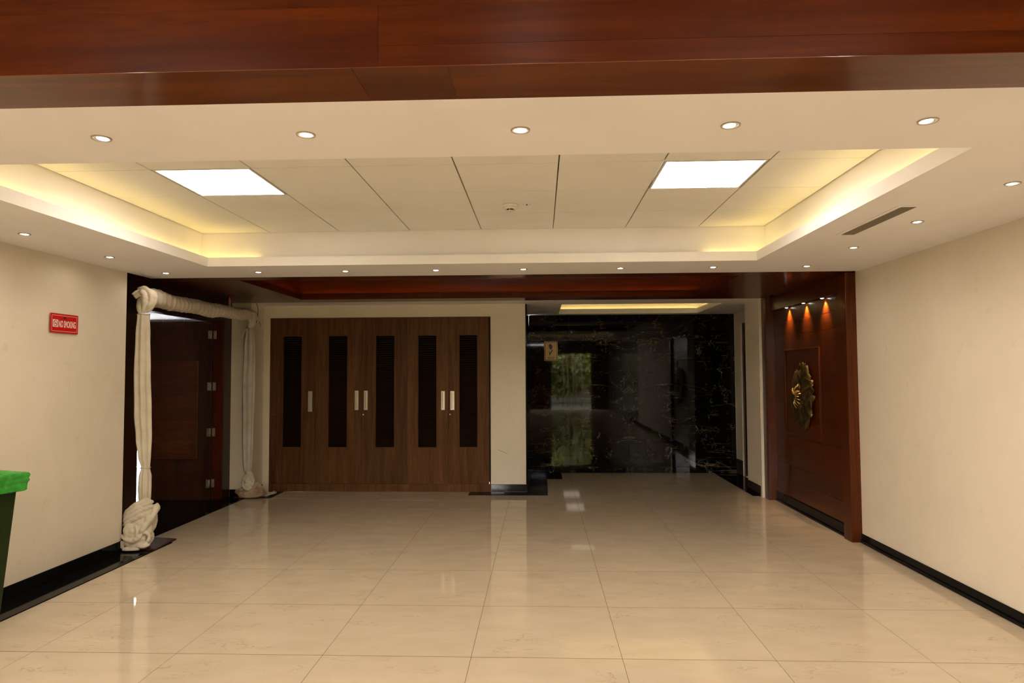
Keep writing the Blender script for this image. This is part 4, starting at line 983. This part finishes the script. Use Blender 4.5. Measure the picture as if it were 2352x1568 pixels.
# brown boards under the frame feet
def flat_board(pts, z, h, label):
    cx = sum(p[0] for p in pts)/len(pts); cyy = sum(p[1] for p in pts)/len(pts)
    me = loft_mesh('board', [[(x-cx, y-cyy, 0) for x, y in pts], [(x-cx, y-cyy, h) for x, y in pts]])
    return tag(meshobj('board', me, 'board_brown', None, (cx, cyy, z)), label, 'board', 'boards under the draped frame')
flat_board([(-3.64, 5.90), (-3.36, 5.90), (-3.375, 6.28), (-3.64, 6.34)], 0.0065, 0.0105, 'brown board under the near foot of the draped frame')
flat_board([(-3.80, 8.385), (-3.45, 8.385), (-3.43, 8.46), (-3.80, 8.48)], 0.0065, 0.006, 'brown board under the far foot of the draped frame')

# ribbon, wires, reflection bar
rb = tag(sheet('pink_ribbon', [(-3.60, 7.78, 2.43), (-3.595, 7.775, 2.37), (-3.592, 7.77, 2.30), (-3.588, 7.765, 2.22)], [0.006, 0.014, 0.013, 0.005], 'ribbon_pink', 0.003, 0.002), None)
rb.parent = None; rb.location = GL
tag(rb, 'thin pink ribbon tying the crossbar to the wooden ceiling', 'ribbon')
w_ = tube('hanging_wire', [(-3.55, 8.38, 2.433), (-3.528, 8.38, 2.40), (-3.512, 8.38, 2.33), (-3.518, 8.38, 2.26), (-3.535, 8.38, 2.17)], 0.004, 6, 'wire_dark'); tag(w_, 'dark wire hanging from the ceiling beside the far knot', 'wire')
w_ = tube('orange_wire', [(-3.50, 8.375, 2.19), (-3.485, 8.375, 2.165), (-3.475, 8.375, 2.13)], 0.0045, 6, 'wire_orange', None, (0.6, 1, 1)); w_.parent = None
tag(w_, 'short orange wire end sticking out of the far knot', 'wire')
pp = box('reflection_bar', 'cool_white', (-0.636, -0.468, 8.79, 8.815, 0.0062, 0.0075)); tag(pp, 'narrow white bar standing in for a daylight reflection by the pillar', 'reflection')  # white bar put in for a daylight reflection on the black granite

# ------------------------------------------------------------------ green bin
bn = tag(empty('waste_bin', (-3.352, 3.86, 0.006)), 'dark green plastic bin with bright green liner at the left edge', 'bin')
def rr3(w, d, r, z, wob=0.0, seed=0, n=8):
    out = []
    for x, y in rrect(w, d, r, n):
        f = 1+wob*mnoise.noise(Vector((x*14+seed, y*14, z*9)))
        out.append((x*f, y*f, z+wob*0.10*mnoise.noise(Vector((x*9, y*9, seed)))))
    return out
meshobj('bin_body', loft_mesh('bin_body', [rr3(0.135, 0.15, 0.03, 0.0), rr3(0.14, 0.155, 0.035, 0.02), rr3(0.195, 0.205, 0.04, 0.86), rr3(0.215, 0.225, 0.04, 0.862), rr3(0.215, 0.225, 0.04, 0.90), rr3(0.19, 0.20, 0.04, 0.90), rr3(0.178, 0.188, 0.04, 0.80), rr3(0.145, 0.155, 0.03, 0.3)]), 'bin_green', bn)
rings = []
LN = [(0.835, 0.224, 0.234), (0.840, 0.231, 0.241), (0.852, 0.232, 0.241), (0.868, 0.235, 0.244), (0.882, 0.235, 0.244), (0.896, 0.239, 0.248), (0.910, 0.239, 0.248), (0.924, 0.243, 0.251), (0.936, 0.242, 0.250), (0.943, 0.236, 0.245), (0.946, 0.226, 0.236), (0.943, 0.208, 0.218), (0.930, 0.188, 0.198), (0.88, 0.176, 0.186), (0.80, 0.165, 0.175)]
for z, w, d in LN:
    ring = []
    for x, y in rrect(w, d, 0.045, 18):
        th = math.atan2(y, x); t_ = (z-0.835)/0.11
        cr_ = 0.028*mnoise.noise(Vector((th*7+z*55, z*30, 1.0)))+0.014*mnoise.noise(Vector((th*16-z*40, z*60, 4.0)))
        f = 1+cr_; ring.append((x*f, y*f, z+0.012*mnoise.noise(Vector((th*2.5, 3.0, z*3)))-0.010*math.sin(th*2)))
    rings.append(ring)
meshobj('bin_liner', loft_mesh('bin_liner', rings), 'bag_green', bn)

# ------------------------------------------------------------------ entrance and garden behind the viewer (seen mirrored in the marble)
ed = tag(empty('door_3', ((EX0+EX1)/2, -8.1, 0)), 'glazed entrance behind the viewer', 'door', kind='structure')
for b_ in ((EX0, EX0+0.05, -8.13, -8.07, 0, EZ), (EX1-0.05, EX1, -8.13, -8.07, 0, EZ), (EX0+0.05, EX1-0.05, -8.13, -8.07, EZ-0.05, EZ), (EX0+0.05, EX1-0.05, -8.12, -8.08, 1.52, 1.55)):
    rel(ed, 'frame', 'door_wood', b_)
tag(box('ground', 'soil', (-12, 14, -30, -8.21, -0.1, 0.0)), 'ground of the garden behind the entrance', 'ground', kind='structure')
tag(box('backdrop_wall', 'brown_stone_edge', (-12, 14, -22.5, -22.2, -0.05, 3.2)), 'added dark backdrop blocking the bright horizon past the garden', 'backdrop', kind='structure')  # backdrop added to block the bright sky at the horizon
def shrub(name, x, y, h, r, n, label, seed, trunk=True):
    rnd = random.Random(seed); t = tag(empty(name, (x, y, 0)), label, 'tree', 'garden trees behind the entrance')
    vs, fs = [], []
    for k in range(n):
        a, b2 = rnd.uniform(0, 2*PI), rnd.uniform(-1, 1); q = rnd.random()**0.4
        p_ = Vector((r*q*math.cos(a)*math.sqrt(1-b2*b2), r*q*math.sin(a)*math.sqrt(1-b2*b2), h*0.56+h*0.44*q*b2))
        d_ = Vector((rnd.uniform(-1, 1), rnd.uniform(-1, 1), rnd.uniform(-1, 0.4))).normalized(); s_ = d_.orthogonal().normalized()
        l_, w2 = rnd.uniform(0.16, 0.30), rnd.uniform(0.04, 0.08); i0 = len(vs)
        vs += [tuple(p_), tuple(p_+d_*l_*0.5+s_*w2), tuple(p_+d_*l_), tuple(p_+d_*l_*0.5-s_*w2)]; fs.append((i0, i0+1, i0+2, i0+3))
    me = bpy.data.meshes.new('foliage'); me.from_pydata(vs, [], fs); me.update()
    tag(meshobj('foliage', me, 'leaf', t), kind='stuff')
    if trunk: tube('trunk', [(0, 0, 0), (0.05, 0.02, h*0.3), (0.0, 0.05, h*0.7)], 0.07, 8, 'bark', t, (1.2, 1, 0.5))
shrub('garden_tree', -0.6, -11.5, 4.6, 1.1, 3200, 'garden tree left of the entrance axis', 1)
shrub('garden_tree', 2.6, -11.5, 4.8, 1.1, 3200, 'garden tree right of the entrance axis', 2)
shrub('garden_tree', 1.0, -18.4, 7.0, 2.6, 9000, 'tall garden tree far behind the entrance', 3)
shrub('garden_tree', 6.4, -18.4, 7.0, 2.6, 9000, 'garden tree at the far right behind the entrance', 4)
for i, (x, lb) in enumerate(((-1.7, 'clipped hedge left of the garden path'), (1.2, 'clipped hedge opposite the entrance'), (4.1, 'clipped hedge right of the garden path'))):
    shrub('garden_hedge', x, -14.3-0.0*i, 2.9, 1.4, 5200, lb, 40+i, False)
for i, x in enumerate((1.05, 1.25, 1.5, 1.62, 1.9)):
    tag(tube('bamboo_stem', [(x, -10.6, 0), (x+0.04, -10.6, 1.2), (x-0.03, -10.6, 2.4), (x+0.06, -10.6, 3.6)], 0.022, 6, 'bark'), 'bamboo stem in the garden, number %s from the left' % ('one', 'two', 'three', 'four', 'five')[i], 'bamboo', 'bamboo stems behind the entrance')
tl = tag(empty('tube_light', (-0.35, -7.4, 2.72)), 'fluorescent tube light in the lobby mirrored in the marble', 'tube light')
o = meshobj('tube', lathe('tube', [(0.014, -0.55), (0.014, 0.55)], 10), 'tube_lit', tl); o.rotation_euler = (0, PI/2, 0)
meshobj('batten', box_mesh('batten', [(-0.6, 0.6, -0.02, 0.02, 0.018, 0.06)]), 'white_plastic', tl)
meshobj('hanger', box_mesh('hanger', [(-0.4, -0.39, -0.005, 0.005, 0.06, 0.48), (0.39, 0.4, -0.005, 0.005, 0.06, 0.48)]), 'white_plastic', tl)
